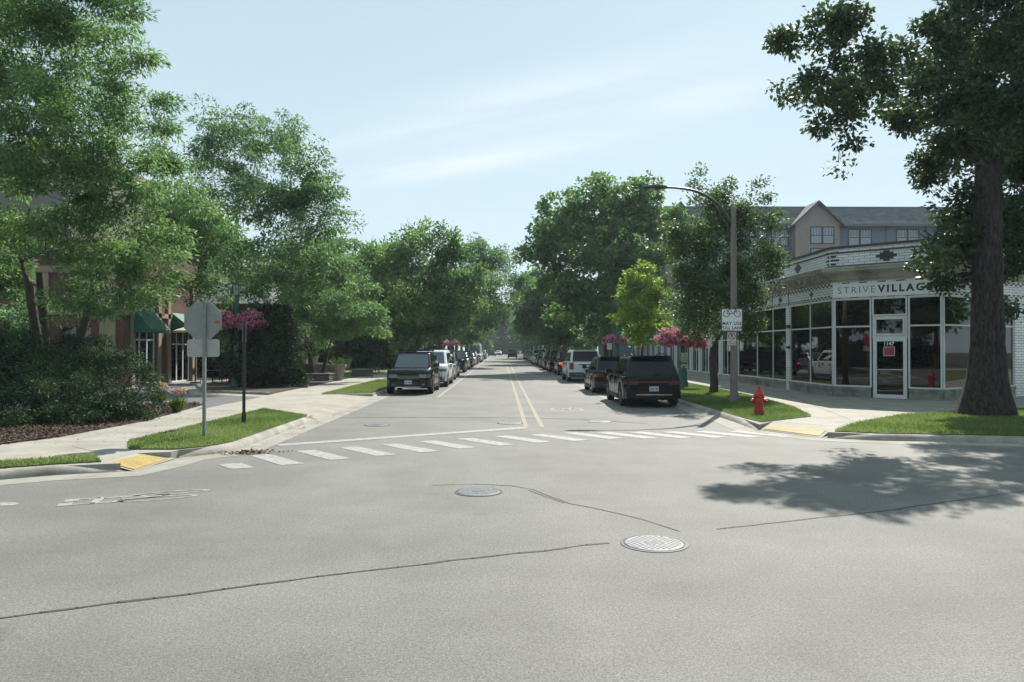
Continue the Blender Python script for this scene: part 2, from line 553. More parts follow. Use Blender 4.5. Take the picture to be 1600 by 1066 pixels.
# =================================================================== GROUND
rng = np.random.default_rng(7)
def asphalt(name, c, speck=0.16, scale=230, patch=0.1):
    m, N, L, b = _new(name)
    tcn = N.new('ShaderNodeTexCoord')
    def noise(sc, det=3, ro=.6, st=(1, 1, 1)):
        mpn = N.new('ShaderNodeMapping'); L.new(tcn.outputs['Object'], mpn.inputs[0]); mpn.inputs['Scale'].default_value = st
        n = N.new('ShaderNodeTexNoise'); L.new(mpn.outputs[0], n.inputs['Vector'])
        n.inputs['Scale'].default_value = sc; n.inputs['Detail'].default_value = det; n.inputs['Roughness'].default_value = ro
        return n.outputs['Fac']
    def rng_(v, lo, hi, a=.3, z=.7):
        r = N.new('ShaderNodeMapRange'); L.new(v, r.inputs[0])
        r.inputs[1].default_value = a; r.inputs[2].default_value = z; r.inputs[3].default_value = lo; r.inputs[4].default_value = hi
        return r.outputs[0]
    def mul(a, c_):
        n = N.new('ShaderNodeMath'); n.operation = 'MULTIPLY'; L.new(a, n.inputs[0]); L.new(c_, n.inputs[1]); return n.outputs[0]
    vor = N.new('ShaderNodeTexVoronoi'); L.new(tcn.outputs['Object'], vor.inputs['Vector']); vor.inputs['Scale'].default_value = 42
    v1 = rng_(noise(scale, 2), 1 - speck, 1 + speck)
    v2 = rng_(noise(30, 6, .8), 1 - speck * .8, 1 + speck * .8)
    v3 = rng_(noise(0.55, 7, .62), 1 - patch, 1 + patch)
    v4 = rng_(noise(0.16, 4, .5, (1, .25, 1)), 1 - patch * .6, 1 + patch * .6)
    v5 = rng_(vor.outputs['Distance'], .82, 1.06, 0.05, .5)
    # small dark oil spots
    v6 = rng_(noise(1.6, 2, .4), 1.0, .72, .70, .82)
    t = mul(mul(mul(mul(mul(v1, v2), v3), v4), v5), v6)
    mixn = N.new('ShaderNodeMix'); mixn.data_type = 'RGBA'; mixn.blend_type = 'MULTIPLY'; mixn.inputs[0].default_value = 1
    mixn.inputs[6].default_value = (*c, 1); L.new(t, mixn.inputs[7])
    L.new(mixn.outputs[2], b.inputs['Base Color'])
    b.inputs['Roughness'].default_value = 0.75; b.inputs['Specular IOR Level'].default_value = 0.36
    bp = N.new('ShaderNodeBump'); bp.inputs['Strength'].default_value = 0.35; bp.inputs['Distance'].default_value = 0.008
    L.new(v2, bp.inputs['Height']); L.new(bp.outputs[0], b.inputs['Normal'])
    return m
def worn_paint(name, col, wear=0.45, sc=9):
    """thermoplastic paint with chipped patches where the road shows through"""
    m, N, L, b = _new(name)
    tcn = N.new('ShaderNodeTexCoord')
    n = N.new('ShaderNodeTexNoise'); L.new(tcn.outputs['Object'], n.inputs['Vector']); n.inputs['Scale'].default_value = sc
    n.inputs['Detail'].default_value = 9; n.inputs['Roughness'].default_value = .72
    r = N.new('ShaderNodeMapRange'); L.new(n.outputs['Fac'], r.inputs[0]); r.inputs[1].default_value = wear; r.inputs[2].default_value = wear + .12
    mx_ = N.new('ShaderNodeMix'); mx_.data_type = 'RGBA'; L.new(r.outputs[0], mx_.inputs[0])
    mx_.inputs[6].default_value = (0.205, 0.2, 0.19, 1); mx_.inputs[7].default_value = (*col, 1)
    L.new(mx_.outputs[2], b.inputs['Base Color']); b.inputs['Roughness'].default_value = .75
    return m

M_road = asphalt('road_asphalt', (0.150, 0.146, 0.133), .42, 75, .2)
M_drive = asphalt('driveway_asphalt', (0.12, 0.12, 0.125), .12)
M_walk = mat('sidewalk_concrete', (0.325, 0.305, 0.26), 0.85, noise=.13, nscale=2.2, bump=.25, bscale=60, dirt=(0.265, 0.24, 0.20), dscale=.8)
M_kerb = mat('kerb_concrete', (0.30, 0.28, 0.245), 0.85, noise=.2, nscale=5, bump=.3, bscale=45, dirt=(0.19, 0.165, 0.13), dscale=1.7)
M_gutter = mat('gutter_concrete', (0.285, 0.27, 0.235), 0.85, noise=.14, nscale=3, bump=.2, bscale=50, dirt=(0.225, 0.195, 0.155), dscale=1.3)
M_lawn = mat('lawn_turf', (0.075, 0.115, 0.028), 0.9, noise=.35, nscale=7, bump=.6, bscale=30, dirt=(0.13, 0.13, 0.05), dscale=1.1)
M_soil = mat('bark_mulch', (0.055, 0.038, 0.027), 0.95, noise=.45, nscale=14, bump=.9, bscale=22)
M_bed = mat('planting_soil', (0.045, 0.045, 0.028), 0.95, noise=.4, nscale=3, bump=.8, bscale=12)
M_white = worn_paint('white_road_paint', (0.325, 0.32, 0.30), .40, 9)
M_white_old = worn_paint('faded_white_paint', (0.33, 0.325, 0.305), .43, 6)
M_yellow = worn_paint('yellow_road_paint', (0.33, 0.25, 0.095), .46, 8)
M_tar = mat('crack_sealant', (0.06, 0.055, 0.05), .8, noise=.3, nscale=20)

def struct(o): o['kind'] = 'structure'; return o

mb = MB(); mb.quad((-420, -420, -.06), (420, -420, -.06), (420, 420, -.06), (-420, 420, -.06))
struct(mb.build('ground', M_bed))
mb = MB(); mb.quad((-70, -40, 0), (70, -40, 0), (70, 330, 0), (-70, 330, 0))
struct(mb.build('road', M_road))

ZW = 0.13
KL_main = [(-5.2, 320), (-5.2, 30.6)]
KL_near = [(-5.2, 20.9), (-5.2, 14.7), (-5.35, 14.1), (-5.85, 13.55)]
KL_cross = [(-6.1, 12.03), (-7.0, 11.72), (-7.9, 11.1), (-12, 9.0), (-60, -13)]
KR = [(6.2, 18.05), (6.32, 20), (6.4, 27), (6.4, 320)]
KR_cross = [(66, 24), (24, 16.6), (14, 15.35), (11, 15.3), (8.2, 15.85), (7.15, 16.3)]
kprof = [(0.0, -.02), (0.015, .03), (.06, .085), (.10, .118), (.145, .134), (.20, .137), (.20, -.02)]
gprof = [(-.5, .004), (0.02, .009)]
def rev(l): return l[::-1]
# travelling so that the block lies to the right of the line
k1 = MB()
def kerb_run(mb_, ln, ta=None, tb=None):
    """kerb along ln; ta / tb = metres over which the start / end dips to the road"""
    ln = [Vector(p) for p in ln]
    if ta:
        d = (ln[1] - ln[0]).normalized(); ln = [ln[0], ln[0] + d * ta * .5, ln[0] + d * ta] + ln[1:]
    if tb:
        d = (ln[-2] - ln[-1]).normalized(); ln = ln[:-1] + [ln[-1] + d * tb, ln[-1] + d * tb * .5, ln[-1]]
    hs = [1.0] * len(ln)
    if ta: hs[0], hs[1] = .1, .6
    if tb: hs[-1], hs[-2] = .1, .6
    mb_.sweep(ln, kprof, close=True, hs=hs)
kerb_run(k1, KL_main, tb=.9); kerb_run(k1, KL_near, ta=.9, tb=.6); kerb_run(k1, KL_cross, ta=.9)
struct(k1.build('kerb', M_kerb, smooth=50))
k2 = MB()
kerb_run(k2, KR, ta=1.7); kerb_run(k2, KR_cross, tb=1.0)
struct(k2.build('kerb', M_kerb, smooth=50))
gut = MB()
gut.sweep(KL_main[:1] + [(-5.2, 30.6), (-5.2, 20.9)] + KL_near[1:] + [(-5.9, 12.75)] + KL_cross, gprof)
gut.sweep(KR_cross + KR, gprof)
struct(gut.build('gutter', M_gutter))

# left block and right block (concrete walks), with notches where the ramps and the driveway apron dip
left_block = [(-5.35, 320), (-5.35, 30.6), (-6.7, 30.2), (-6.7, 21.5), (-5.35, 20.9), (-5.36, 14.75), (-5.5, 14.2), (-5.97, 13.7),
              (-6.0, 13.46), (-6.55, 13.3), (-6.6, 12.22), (-6.22, 12.12), (-7.1, 11.86), (-8.0, 11.25), (-12.1, 9.15), (-60, -12.8), (-60, 320)]
right_block = [(6.55, 320), (6.55, 27), (6.47, 20), (6.36, 18.1), (7.0, 18.9), (8.1, 17.7), (7.3, 16.42), (8.27, 16.0), (11, 15.45), (14, 15.5), (24, 16.75), (66, 24.2), (66, 320)]
mb = MB(); mb.prism(left_block, -.05, ZW); struct(mb.build('sidewalk', M_walk))
mb = MB(); mb.prism(right_block, -.05, ZW); struct(mb.build('sidewalk', M_walk))
# sloping concrete: driveway apron and two kerb ramps
mb = MB()
mb.quad((-5.2, 30.6, .011), (-5.2, 20.9, .011), (-6.7, 21.5, ZW - .002), (-6.7, 30.2, ZW - .002))
struct(mb.build('driveway_apron', mat('apron_concrete', (0.305, 0.275, 0.23), .85, noise=.15, nscale=2, dirt=(.24, .21, .17), dscale=.7)))
rampL = [(-5.93, 13.47, .011), (-6.55, 13.3, ZW - .002), (-6.6, 12.22, ZW - .002), (-5.98, 12.06, .011)]
rampR = [(6.36, 18.08, .011), (7.15, 16.38, .011), (8.1, 17.7, ZW - .002), (7.0, 18.9, ZW - .002)]
mb = MB(); mb.quad(*rampL); struct(mb.build('kerb_ramp', M_walk))
mb = MB(); mb.quad(*rampR); struct(mb.build('kerb_ramp', M_walk))

# joints sawn in the walks, drawn as thin dark grey strips
jt = MB()
def strip(mb_, pts, w, z):
    for a, b in zip(pts[:-1], pts[1:]):
        d = Vector((b[0] - a[0], b[1] - a[1], 0)).normalized() * 0.5 * w
        mb_.quad((a[0] + d.y, a[1] - d.x, z), (b[0] + d.y, b[1] - d.x, z), (b[0] - d.y, b[1] + d.x, z), (a[0] - d.y, a[1] + d.x, z))
for y in (14.9, 16.5, 18.1, 19.7, 21.3, 29.4):
    strip(jt, [(-9.35, y), (-7.45, y)], .018, ZW + .003)
strip(jt, [(-6.7, 21.4), (-9.3, 22.6)], .018, ZW + .003); strip(jt, [(-6.75, 30.2), (-9.3, 28.6)], .018, ZW + .003); strip(jt, [(-6.75, 25.8), (-9.3, 25.5)], .018, ZW + .003)
strip(jt, [(-7.05, 13.2), (-8.2, 14.2)], .018, ZW + .003)
for y in range(20, 60, 2):
    strip(jt, [(9.9 if y > 27 else 9, y), (13, y)], .02, ZW + .003)
for k in range(6):
    strip(jt, [(9 + k * 1.7, 18.5 + k * .55), (11.4 + k * 1.7, 29 - k * .55)], .02, ZW + .003)
strip(jt, [(8.2, 17.8), (16, 23.6)], .02, ZW + .003)
struct(jt.build('walk_joints', mat('joint_dark_grey', (0.15, 0.14, 0.125), .9)))

# soft ground areas
def area(name, poly, z, m):
    mb_ = MB(); mb_.prism(poly, ZW - .02, z); return struct(mb_.build(name, m))
lawnA = [(-5.62, 14.15), (-5.38, 14.8), (-5.38, 20.4), (-7.3, 22.7), (-7.45, 14.8), (-6.9, 13.75), (-6.05, 13.72)]
lawnB = [(-6.6, 12.25), (-7.15, 12.02), (-8.1, 11.42), (-12.15, 9.35), (-12.4, 9.95), (-8.3, 12.0), (-7.05, 12.8)]
lawnC = [(-5.4, 30.9), (-7.4, 30.3), (-7.4, 44), (-5.4, 44)]
lawnC2 = [(-5.4, 46), (-7.4, 46), (-7.4, 300), (-5.4, 300)]
lawnD = [(-9.4, 47), (-30, 47), (-30, 300), (-9.4, 300)]
lawnE = [(6.58, 18.6), (8.5, 20.15), (9.2, 23), (9.8, 28), (10.0, 36), (10.0, 60), (6.58, 60), (6.58, 27), (6.5, 20)]
lawnE2 = [(6.58, 62), (10, 62), (10, 300), (6.58, 300)]
lawnF = [(7.5, 16.5), (8.75, 18.1), (11.3, 20.5), (16, 22.4), (30, 25.5), (60, 30), (60, 23.4), (24, 16.95), (14, 15.65), (11, 15.6), (8.3, 16.12)]
for p in (lawnA, lawnB, lawnC, lawnC2, lawnD, lawnE, lawnE2, lawnF): area('lawn', p, ZW + .02, M_lawn)
mulch = [(-9.35, 15.7), (-9.2, 19.2), (-9.9, 24.6), (-11.2, 25.6), (-14, 22.5), (-18, 21), (-30, 21), (-30, 3), (-12.7, 10.6), (-10.2, 13.3)]
area('mulch_bed', mulch, ZW + .03, M_soil)
driveway = [(-9.3, 22.4), (-9.3, 28.7), (-12.8, 30.5), (-15.4, 36), (-17.4, 47), (-17.4, 30), (-15, 24.2), (-11.2, 26.0), (-9.9, 25.0)]
area('driveway', driveway, ZW + .004, M_drive)
island = [(-9.5, 30.2), (-12.6, 31.9), (-14.9, 36.8), (-16, 46), (-9.6, 46)]
area('planting_island', island, ZW + .05, M_soil)
mb = MB(); mb.sweep([(-9.4, 30.0), (-12.7, 31.7), (-15.05, 36.7), (-16.2, 46)], [(-.08, ZW), (-.07, ZW + .1), (.07, ZW + .1), (.08, ZW)], close=True)
struct(mb.build('kerb', M_kerb))

# ------------------------------------------------------------------- painted markings and cracks
def flat(pts, z=0.005): return [(p[0], p[1], z) for p in pts]
mk = MB()
a0, a1 = g(434, 696), g(822, 668.5)
strip(mk, [a0, a1], .34, .005)
struct(mk.build('stop_line', M_white))
bars = [(331, 725), (389, 712), (461, 705), (530, 699.7), (595, 695), (653.5, 690), (713, 686), (769.5, 682), (825.7, 679.7), (878, 677)]
pts = [g(*b) for b in bars]
pts[0] = (-5.25, 13.25)
while pts[-1][0] < 5.2:
    pts.append((pts[-1][0] + .80, pts[-1][1] + .06))
cw = MB()
for i, p in enumerate(pts):
    q = [(p[0], p[1]), (p[0] + .34, p[1] + .16), (p[0] + 1.30, p[1] - 1.0), (p[0] + .95, p[1] - 1.18)]
    if i == 0: q = [(p[0] + .35, p[1] - .45), (p[0] + .69, p[1] - .29), (p[0] + 1.1, p[1] - .8), (p[0] + .74, p[1] - .95)]
    cw.add(flat(q), [(0, 1, 2, 3)])
struct(cw.build('crosswalk', M_white))
ye = MB()
for x in (.62, 1.03):
    strip(ye, [(x, 18.7), (x, 300)], .12, .005)
struct(ye.build('centre_line', M_yellow))
pk = MB()
strip(pk, [(-2.62, 30.2), (-2.62, 200)], .11, .005)
strip(pk, [(4.17, 27.5), (4.17, 200)], .11, .005)
struct(pk.build('parking_line', M_white_old))

def bike_symbol(mb_, M, s=1.0):
    """a shared-lane cycle symbol lying on the road: long axis +y"""
    def P(x, y): return M @ Vector((x * s, y * s, 0))
    def line(pts_, w):
        for a, b in zip(pts_[:-1], pts_[1:]):
            a = Vector((a[0], a[1])); b = Vector((b[0], b[1])); d = (b - a).normalized() * w / 2
            e = Vector((-d.y, d.x))
            a = a - d * .6; b = b + d * .6
            mb_.add([P(*(a + e)), P(*(a - e)), P(*(b - e)), P(*(b + e))], [(0, 1, 2, 3)])
    def ring(cx, cy_, rx, ry, w):
        n = 20
        for k in range(n):
            t0, t1 = 2 * math.pi * k / n, 2 * math.pi * (k + 1) / n
            mb_.add([P(cx + rx * math.cos(t0), cy_ + ry * math.sin(t0)), P(cx + rx * math.cos(t1), cy_ + ry * math.sin(t1)),
                     P(cx + (rx - w) * math.cos(t1), cy_ + (ry - w * 2) * math.sin(t1)), P(cx + (rx - w) * math.cos(t0), cy_ + (ry - w * 2) * math.sin(t0))], [(0, 1, 2, 3)])
    ring(-.30, .35, .23, .62, .07); ring(.30, .35, .23, .62, .07)
    line([(-.30, .35), (-.12, 1.15), (.2, 1.1), (0, .4), (-.12, 1.15)], .07)
    line([(0, .4), (-.30, .35)], .07); line([(.30, .35), (.18, 1.35), (.3, 1.45)], .07); line([(-.2, 1.28), (-.02, 1.3)], .08)
def chevrons(mb_, M, y0):
    for k in range(2):
        y = y0 + k * .75
        for sx in (-1, 1):
            mb_.add([M @ Vector(p) for p in ((0, y + .5, 0), (sx * .5, y, 0), (sx * .5, y + .22, 0), (0, y + .72, 0))], [(0, 1, 2, 3)])
# the one in the far lane, ahead on the right, facing away
p = g(890, 641.5)
bk = MB(); M = Matrix.Translation((p[0] - .05, p[1], .005)) @ Matrix.Rotation(0, 4, 'Z')
bike_symbol(bk, M); struct(bk.build('bicycle_marking', M_white_old))
# the one lying along the near street at the left
p0, p1 = g(92, 787), g(318, 770)
ang = math.atan2(p1[1] - p0[1], p1[0] - p0[0])
M = Matrix.Translation((p0[0], p0[1], .005)) @ Matrix.Rotation(ang - math.pi / 2, 4, 'Z')
bk = MB()
def lane_figure(mb_, M, L=1.75):
    def P(x, y): return M @ Vector((x, y, 0))
    def q(*pts_): mb_.add([P(*a) for a in pts_], [tuple(range(len(pts_)))])
    # handlebar bracket at the near end
    q((.02, .0), (.2, .0), (.2, .16), (.02, .16)); q((-.24, .05), (-.06, .05), (-.06, .21), (-.24, .21))
    q((.14, .16), (.19, .16), (.19, .42), (.14, .42)); q((-.2, .21), (-.15, .21), (-.15, .46), (-.2, .46))
    q((-.22, .40), (.21, .36), (.21, .46), (-.22, .52))
    q((.14, .46), (.2, .46), (.24, .75), (.17, .75)); q((-.18, .5), (-.12, .5), (-.1, .95), (-.16, .95))
    for (cx, cy_) in ((.17, 1.16), (-.17, 1.32)):
        n = 20; rx, ry, w = .13, .50, .045
        for k in range(n):
            t0, t1 = 2 * math.pi * k / n, 2 * math.pi * (k + 1) / n
            q((cx + rx * math.cos(t0), cy_ + ry * math.sin(t0)), (cx + rx * math.cos(t1), cy_ + ry * math.sin(t1)),
              (cx + (rx - w) * math.cos(t1), cy_ + (ry - w * 1.7) * math.sin(t1)), (cx + (rx - w) * math.cos(t0), cy_ + (ry - w * 1.7) * math.sin(t0)))
    q((.03, .7), (.10, .75), (.02, 1.2), (-.05, 1.2)); q((-.08, .7), (-.03, .7), (-.03, 1.3), (-.09, 1.3)); q((.12, .6), (.17, .6), (.06, 1.25), (.02, 1.2))
lane_figure(bk, M); struct(bk.build('bicycle_marking', M_white))
q = [g(0, 786), g(26, 785.5), g(30, 788), g(20, 790.5), g(0, 791)]
bk = MB(); bk.add(flat(q), [tuple(range(5))]); struct(bk.build('bicycle_marking', M_white))

cr = MB()
def crack(pixels, w, wob=.012):
    P0 = [g(*p) for p in pixels]
    out = []
    for a, b in zip(P0[:-1], P0[1:]):
        n = max(2, int(math.dist(a, b) / .22))
        for k in range(n):
            t = k / n
            out.append((a[0] + (b[0] - a[0]) * t + rng.normal(0, wob), a[1] + (b[1] - a[1]) * t + rng.normal(0, wob)))
    out.append(P0[-1])
    for a, b in zip(out[:-1], out[1:]):
        strip(cr, [a, (b[0] + (b[0] - a[0]) * .05, b[1] + (b[1] - a[1]) * .05)], w * rng.uniform(.6, 1.4), .004)
crack([(-300, 1005), (0, 966.5), (120, 950), (300, 928), (500, 901), (700, 877), (950, 849)], .032)
crack([(1118, 827), (1250, 813), (1400, 796), (1460, 787), (1600, 768), (1750, 748)], .024)
crack([(676, 758.5), (740, 756.5), (800, 759.5), (832, 765), (862, 777), (890, 787), (940, 797), (1000, 811), (1060, 830)], .020, .006)
crack([(826, 766), (850, 775), (880, 786)], .015, .006)
crack([(520, 653.5), (640, 652.5), (780, 653), (900, 655), (1010, 662)], .07, .01)
struct(cr.build('road_cracks', M_tar))
# a broad darker repair seam across the lane mouth
# ------------------------------------------------------------------- manhole covers
M_iron = mat('worn_iron', (0.165, 0.17, 0.177), .6, .15, noise=.15, nscale=20)
M_iron_d = mat('dark_iron', (0.05, 0.05, 0.055), .6, .3)
M_lid_grey = mat('dull_iron_lid', (0.20, 0.205, 0.21), .55, .4, noise=.2, nscale=20)
def manhole(px, py, r, lid, label, detail=True):
    x, y = g(px, py)
    root = thing('manhole_cover', label, 'manhole cover', (x, y, 0))
    f = MB(); f.lathe([(r * 1.10, .0), (r * 1.10, .006), (r * .99, .007), (r * .985, .003)], 40, Matrix.Translation((x, y, 0)), cap=False)
    f.build('frame', M_iron_d, root)
    l = MB(); l.lathe([(r * .955, .0), (r * .955, .008), (r * .93, .011)], 40, Matrix.Translation((x, y, 0)))
    lo = l.build('lid', lid, root)
    k = MB()
    ph = math.radians(24)
    if detail:
        n = 9
        for i in range(-n, n + 1):
            for j in range(-n, n + 1):
                px_, py_ = i * r / 6.1, j * r / 6.1 + (i % 2) * r / 12.2
                if math.hypot(px_, py_) > r * .86 or (abs(px_) < r * .42 and abs(py_) < r * .17): continue
                c, s = math.cos(ph), math.sin(ph)
                k.lathe([(r * .052, .0), (r * .052, .013)], 7, Matrix.Translation((x + px_ * c - py_ * s, y + px_ * s + py_ * c, 0)))
        for yy in (-.13, 0.0, .13):
            M_ = Matrix.Translation((x, y, 0)) @ Matrix.Rotation(ph, 4, 'Z')
            k.box(-r * .36, r * .36, (yy - .018) * r, (yy + .018) * r, 0, .0128, M_)
    else:
        for i in range(3):
            a = r * (.25 + .25 * i)
            k.lathe([(a, .0), (a, .0128), (a - .02, .0128), (a - .02, 0)], 24, Matrix.Translation((x, y, 0)), cap=False)
    k.build('lid_pattern', M_iron_d, root)
manhole(1022, 849.5, .315, M_iron, 'pale worn manhole cover dotted with dark studs, nearest to the viewer')
manhole(748, 769, .305, mat('grey_iron_lid', (0.15, 0.162, 0.18), .6, .15, noise=.2, nscale=20), 'grey studded manhole cover beside the curved road crack')
manhole(589, 664.5, .30, M_lid_grey, 'dark flat manhole cover in the left lane before the stop line', False)
manhole(797, 661.3, .33, M_lid_grey, 'dark flat manhole cover left of the yellow centre line', False)
manhole(937, 659, .30, M_lid_grey, 'dark flat manhole cover in the right lane near the far crossing end', False)

# ------------------------------------------------------------------- yellow tactile pads
M_tact = mat('yellow_tactile', (0.43, 0.30, 0.075), .7, noise=.2, nscale=8, dirt=(.30, .23, .11), dscale=2.5)
def tactile(P4, label):
    """pad on the ramp plane with rows of small domes"""
    a, b, c, d = [Vector(p) for p in P4]
    root = thing('tactile_paving', label, 'tactile paving', tuple((a + b + c + d) / 4))
    mb_ = MB(); up = Vector((0, 0, .008))
    mb_.add([a, b, c, d, a + up, b + up, c + up, d + up], [(3, 2, 1, 0), (4, 5, 6, 7), (0, 1, 5, 4), (1, 2, 6, 5), (2, 3, 7, 6), (3, 0, 4, 7)])
    mb_.build('pad', M_tact, root)
    dm = MB()
    nu, nv = int((b - a).length / .062), int((d - a).length / .062)
    for i in range(nu):
        for j in range(nv):
            uu, vv = (i + .5) / nu, (j + .5) / nv
            p_ = (a * (1 - uu) + b * uu) * (1 - vv) + (d * (1 - uu) + c * uu) * vv + up
            dm.lathe([(.013, 0), (.009, .006)], 5, Matrix.Translation(p_))
    dm.build('domes', M_tact, root)
def lerp4(q, uu, vv):
    a, b, c, d = [Vector(p) for p in q]
    return (a * (1 - uu) + b * uu) * (1 - vv) + (d * (1 - uu) + c * uu) * vv
# rampL order: road-left.. corners (0)road,(1)top,(2)top,(3)road
RL = [rampL[3], rampL[0], rampL[1], rampL[2]]
tactile([lerp4(RL, .06, .06) + Vector((0, 0, .004)), lerp4(RL, .9, .06) + Vector((0, 0, .004)), lerp4(RL, .9, .78) + Vector((0, 0, .004)), lerp4(RL, .06, .78) + Vector((0, 0, .004))],
        'bright yellow tactile pad on the kerb ramp by the stop sign')
tactile([lerp4(rampR, .06, .08) + Vector((0, 0, .004)), lerp4(rampR, .94, .08) + Vector((0, 0, .004)), lerp4(rampR, .94, .55) + Vector((0, 0, .004)), lerp4(rampR, .06, .55) + Vector((0, 0, .004))],
        'dull yellow tactile pad on the kerb ramp near the red hydrant')

# ------------------------------------------------------------------- grass blades, mulch chips, leaf litter
M_grass = leaf_mat('grass_blades', [(0.085, 0.13, 0.04), (0.15, 0.215, 0.07), (0.22, 0.28, 0.11), (0.30, 0.30, 0.16)], .35, .5, .3)
def grass(poly, dens, h, z=ZW + .018):
    Q = scatter(poly, dens, rng); n = len(Q)
    P = np.c_[Q, np.full(n, z)]
    D = unit(rng, n) * .75; D[:, 2] = np.abs(D[:, 2]) * .5 + .55
    pn = np.sin(Q[:, 0] * 2.1) * np.cos(Q[:, 1] * 1.7) * .12
    return P, D, unit(rng, n), h * rng.uniform(.5, 1.4, n), np.full(n, .011) * rng.uniform(.8, 1.6, n), .42 + pn + .22 * np.sin(Q[:, 0] * .9 + 2 * np.sin(Q[:, 1] * .8)) * np.cos(Q[:, 1] * 1.1 + 1.3) + rng.normal(0, .2, n)
def grass_obj(polys):
    parts = [grass(*p) for p in polys]
    cat_ = [np.concatenate([p[i] for p in parts]) for i in range(6)]
    o = leaf_cloud('grass', *cat_[:3], cat_[3], cat_[4], cat_[5], M_grass)
    o['kind'] = 'stuff'; o['label'] = 'short mown green grass on the kerbside lawns'; o['category'] = 'grass'
grass_obj([(lawnA, 2600, .06), (lawnB, 3000, .07), (lawnE[:6] + [(6.58, 44), (6.58, 27), (6.5, 20)], 1500, .065), ([(7.5, 16.5), (8.75, 18.1), (11.3, 20.5), (15, 22.1), (22, 23.7), (22, 16.7), (14, 15.65), (11, 15.6), (8.3, 16.12)], 1500, .075), (lawnC, 1200, .06)])
M_chip = leaf_mat('mulch_chips', [(0.025, 0.018, 0.013), (0.07, 0.046, 0.032), (0.13, 0.09, 0.065), (0.24, 0.19, 0.15)], .0, .9, .2)
Q = scatter([(-9.3, 15.6), (-9.2, 19.2), (-9.9, 24.6), (-11.2, 25.6), (-14, 20.5), (-16, 12), (-12.7, 10.7), (-10.2, 13.2)], 420, rng)
n = len(Q)
Dm = unit(rng, n); Dm[:, 2] *= .35
o = leaf_cloud('bark_chips', np.c_[Q, np.full(n, ZW + .045)], Dm, np.array([0, 0, 1.]) + unit(rng, n) * .6, rng.uniform(.05, .14, n), rng.uniform(.015, .045, n), .4 + rng.normal(0, .25, n), M_chip)
o['kind'] = 'stuff'; o['label'] = 'loose brown bark chips over the mulch bed'; o['category'] = 'mulch'
M_lit = leaf_mat('dry_leaves', [(0.07, 0.04, 0.02), (0.16, 0.09, 0.045), (0.24, 0.14, 0.07)], .1, .8, .2)
c0 = g(388, 709)
n = 260
Q = np.c_[rng.normal(c0[0], .26, n), rng.normal(c0[1], .08, n)]; Q[:, 1] += (Q[:, 0] - c0[0]) * .15
o = leaf_cloud('leaf_litter', np.c_[Q, rng.uniform(.01, .05, n)], unit(rng, n) * np.array([1, 1, .4]), np.array([0, 0, 1.]) + unit(rng, n) * .7, rng.uniform(.04, .09, n), rng.uniform(.02, .045, n), rng.random(n), M_lit)
o['kind'] = 'stuff'; o['label'] = 'brown dry leaves gathered in the gutter by the crosswalk'; o['category'] = 'leaf litter'
# fallen bits along gutters and walks
n = 900
t = rng.random(n)
Q = np.concatenate([np.c_[-5.05 + np.abs(rng.normal(0, .12, 300)), rng.uniform(14, 44, 300)], np.c_[6.2 - np.abs(rng.normal(0, .14, 300)), rng.uniform(17.5, 44, 300)],
                    np.c_[rng.uniform(-9.2, -7.5, 300), rng.uniform(14.5, 22, 300)]])
zz = np.where((Q[:, 0] < -5.3) , ZW + .006, .012)
o = leaf_cloud('fallen_leaves', np.c_[Q, zz], unit(rng, n) * np.array([1, 1, .2]), np.array([0, 0, 1.]) + unit(rng, n) * .3, rng.uniform(.02, .05, n), rng.uniform(.012, .03, n), rng.random(n), M_lit)
o['kind'] = 'stuff'; o['label'] = 'scattered small leaf scraps along the gutters'; o['category'] = 'leaf litter'
# =================================================================== BUILDINGS
M_wbrick = brick_mat('white_glazed_brick', (0.82, 0.84, 0.86), (0.74, 0.76, 0.79), (0.34, 0.34, 0.36), .40, .105, .012, rough=.32, noise=.1)
M_dbrick = mat('dark_glazed_brick', (0.028, 0.026, 0.034), .35, noise=.3, nscale=8)
M_stone = mat('limestone_base', (0.27, 0.26, 0.235), .8, noise=.25, nscale=4, bump=.4, bscale=18, dirt=(.13, .125, .11), dscale=1.5)
M_cornice = mat('cornice_stone', (0.42, 0.41, 0.37), .75, noise=.14, nscale=3, dirt=(.22, .2, .17), dscale=1.4)
M_alu = mat('white_window_frame', (0.72, 0.73, 0.74), .4, noise=.06)
M_glass = glass_mat('shop_glass', (0.17, 0.22, 0.27), .035)
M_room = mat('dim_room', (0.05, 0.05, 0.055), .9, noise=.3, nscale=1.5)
M_room_l = mat('room_panel', (0.14, 0.135, 0.125), .9)
M_cap = mat('parapet_cap', (0.09, 0.075, 0.075), .6, noise=.3)
M_roof_flat = mat('roof_felt', (0.09, 0.09, 0.09), .9)
M_signw = mat('sign_white', (0.80, 0.82, 0.84), .45)
M_ink = mat('sign_ink', (0.02, 0.022, 0.035), .5)

class Face:
    """a wall facet from p to q; outside lies to the left of travel when side=+1"""
    def __init__(s, p, q, out_hint):
        s.p = Vector((p[0], p[1], 0)); s.q = Vector((q[0], q[1], 0))
        s.u = (s.q - s.p).normalized(); s.len = (s.q - s.p).length
        n = Vector((-s.u.y, s.u.x, 0))
        if n.dot(Vector((out_hint[0], out_hint[1], 0))) < 0: n = -n
        s.n = n
        s.M = Matrix(((s.u.x, s.n.x, 0, s.p.x), (s.u.y, s.n.y, 0, s.p.y), (0, 0, 1, 0), (0, 0, 0, 1)))
    def box(s, mb, s0, s1, z0, z1, o0, o1):
        mb.box(s0, s1, o0, o1, z0, z1, s.M)
    def pt(s, a, z, o=0): return s.p + s.u * a + s.n * o + Vector((0, 0, z))
    def text_m(s, a, z, o):
        x = s.u
        if x.cross(Vector((0, 0, 1))).dot(s.n) < 0: x = -x
        return frame_m(s.pt(a, z, o), x, s.n)

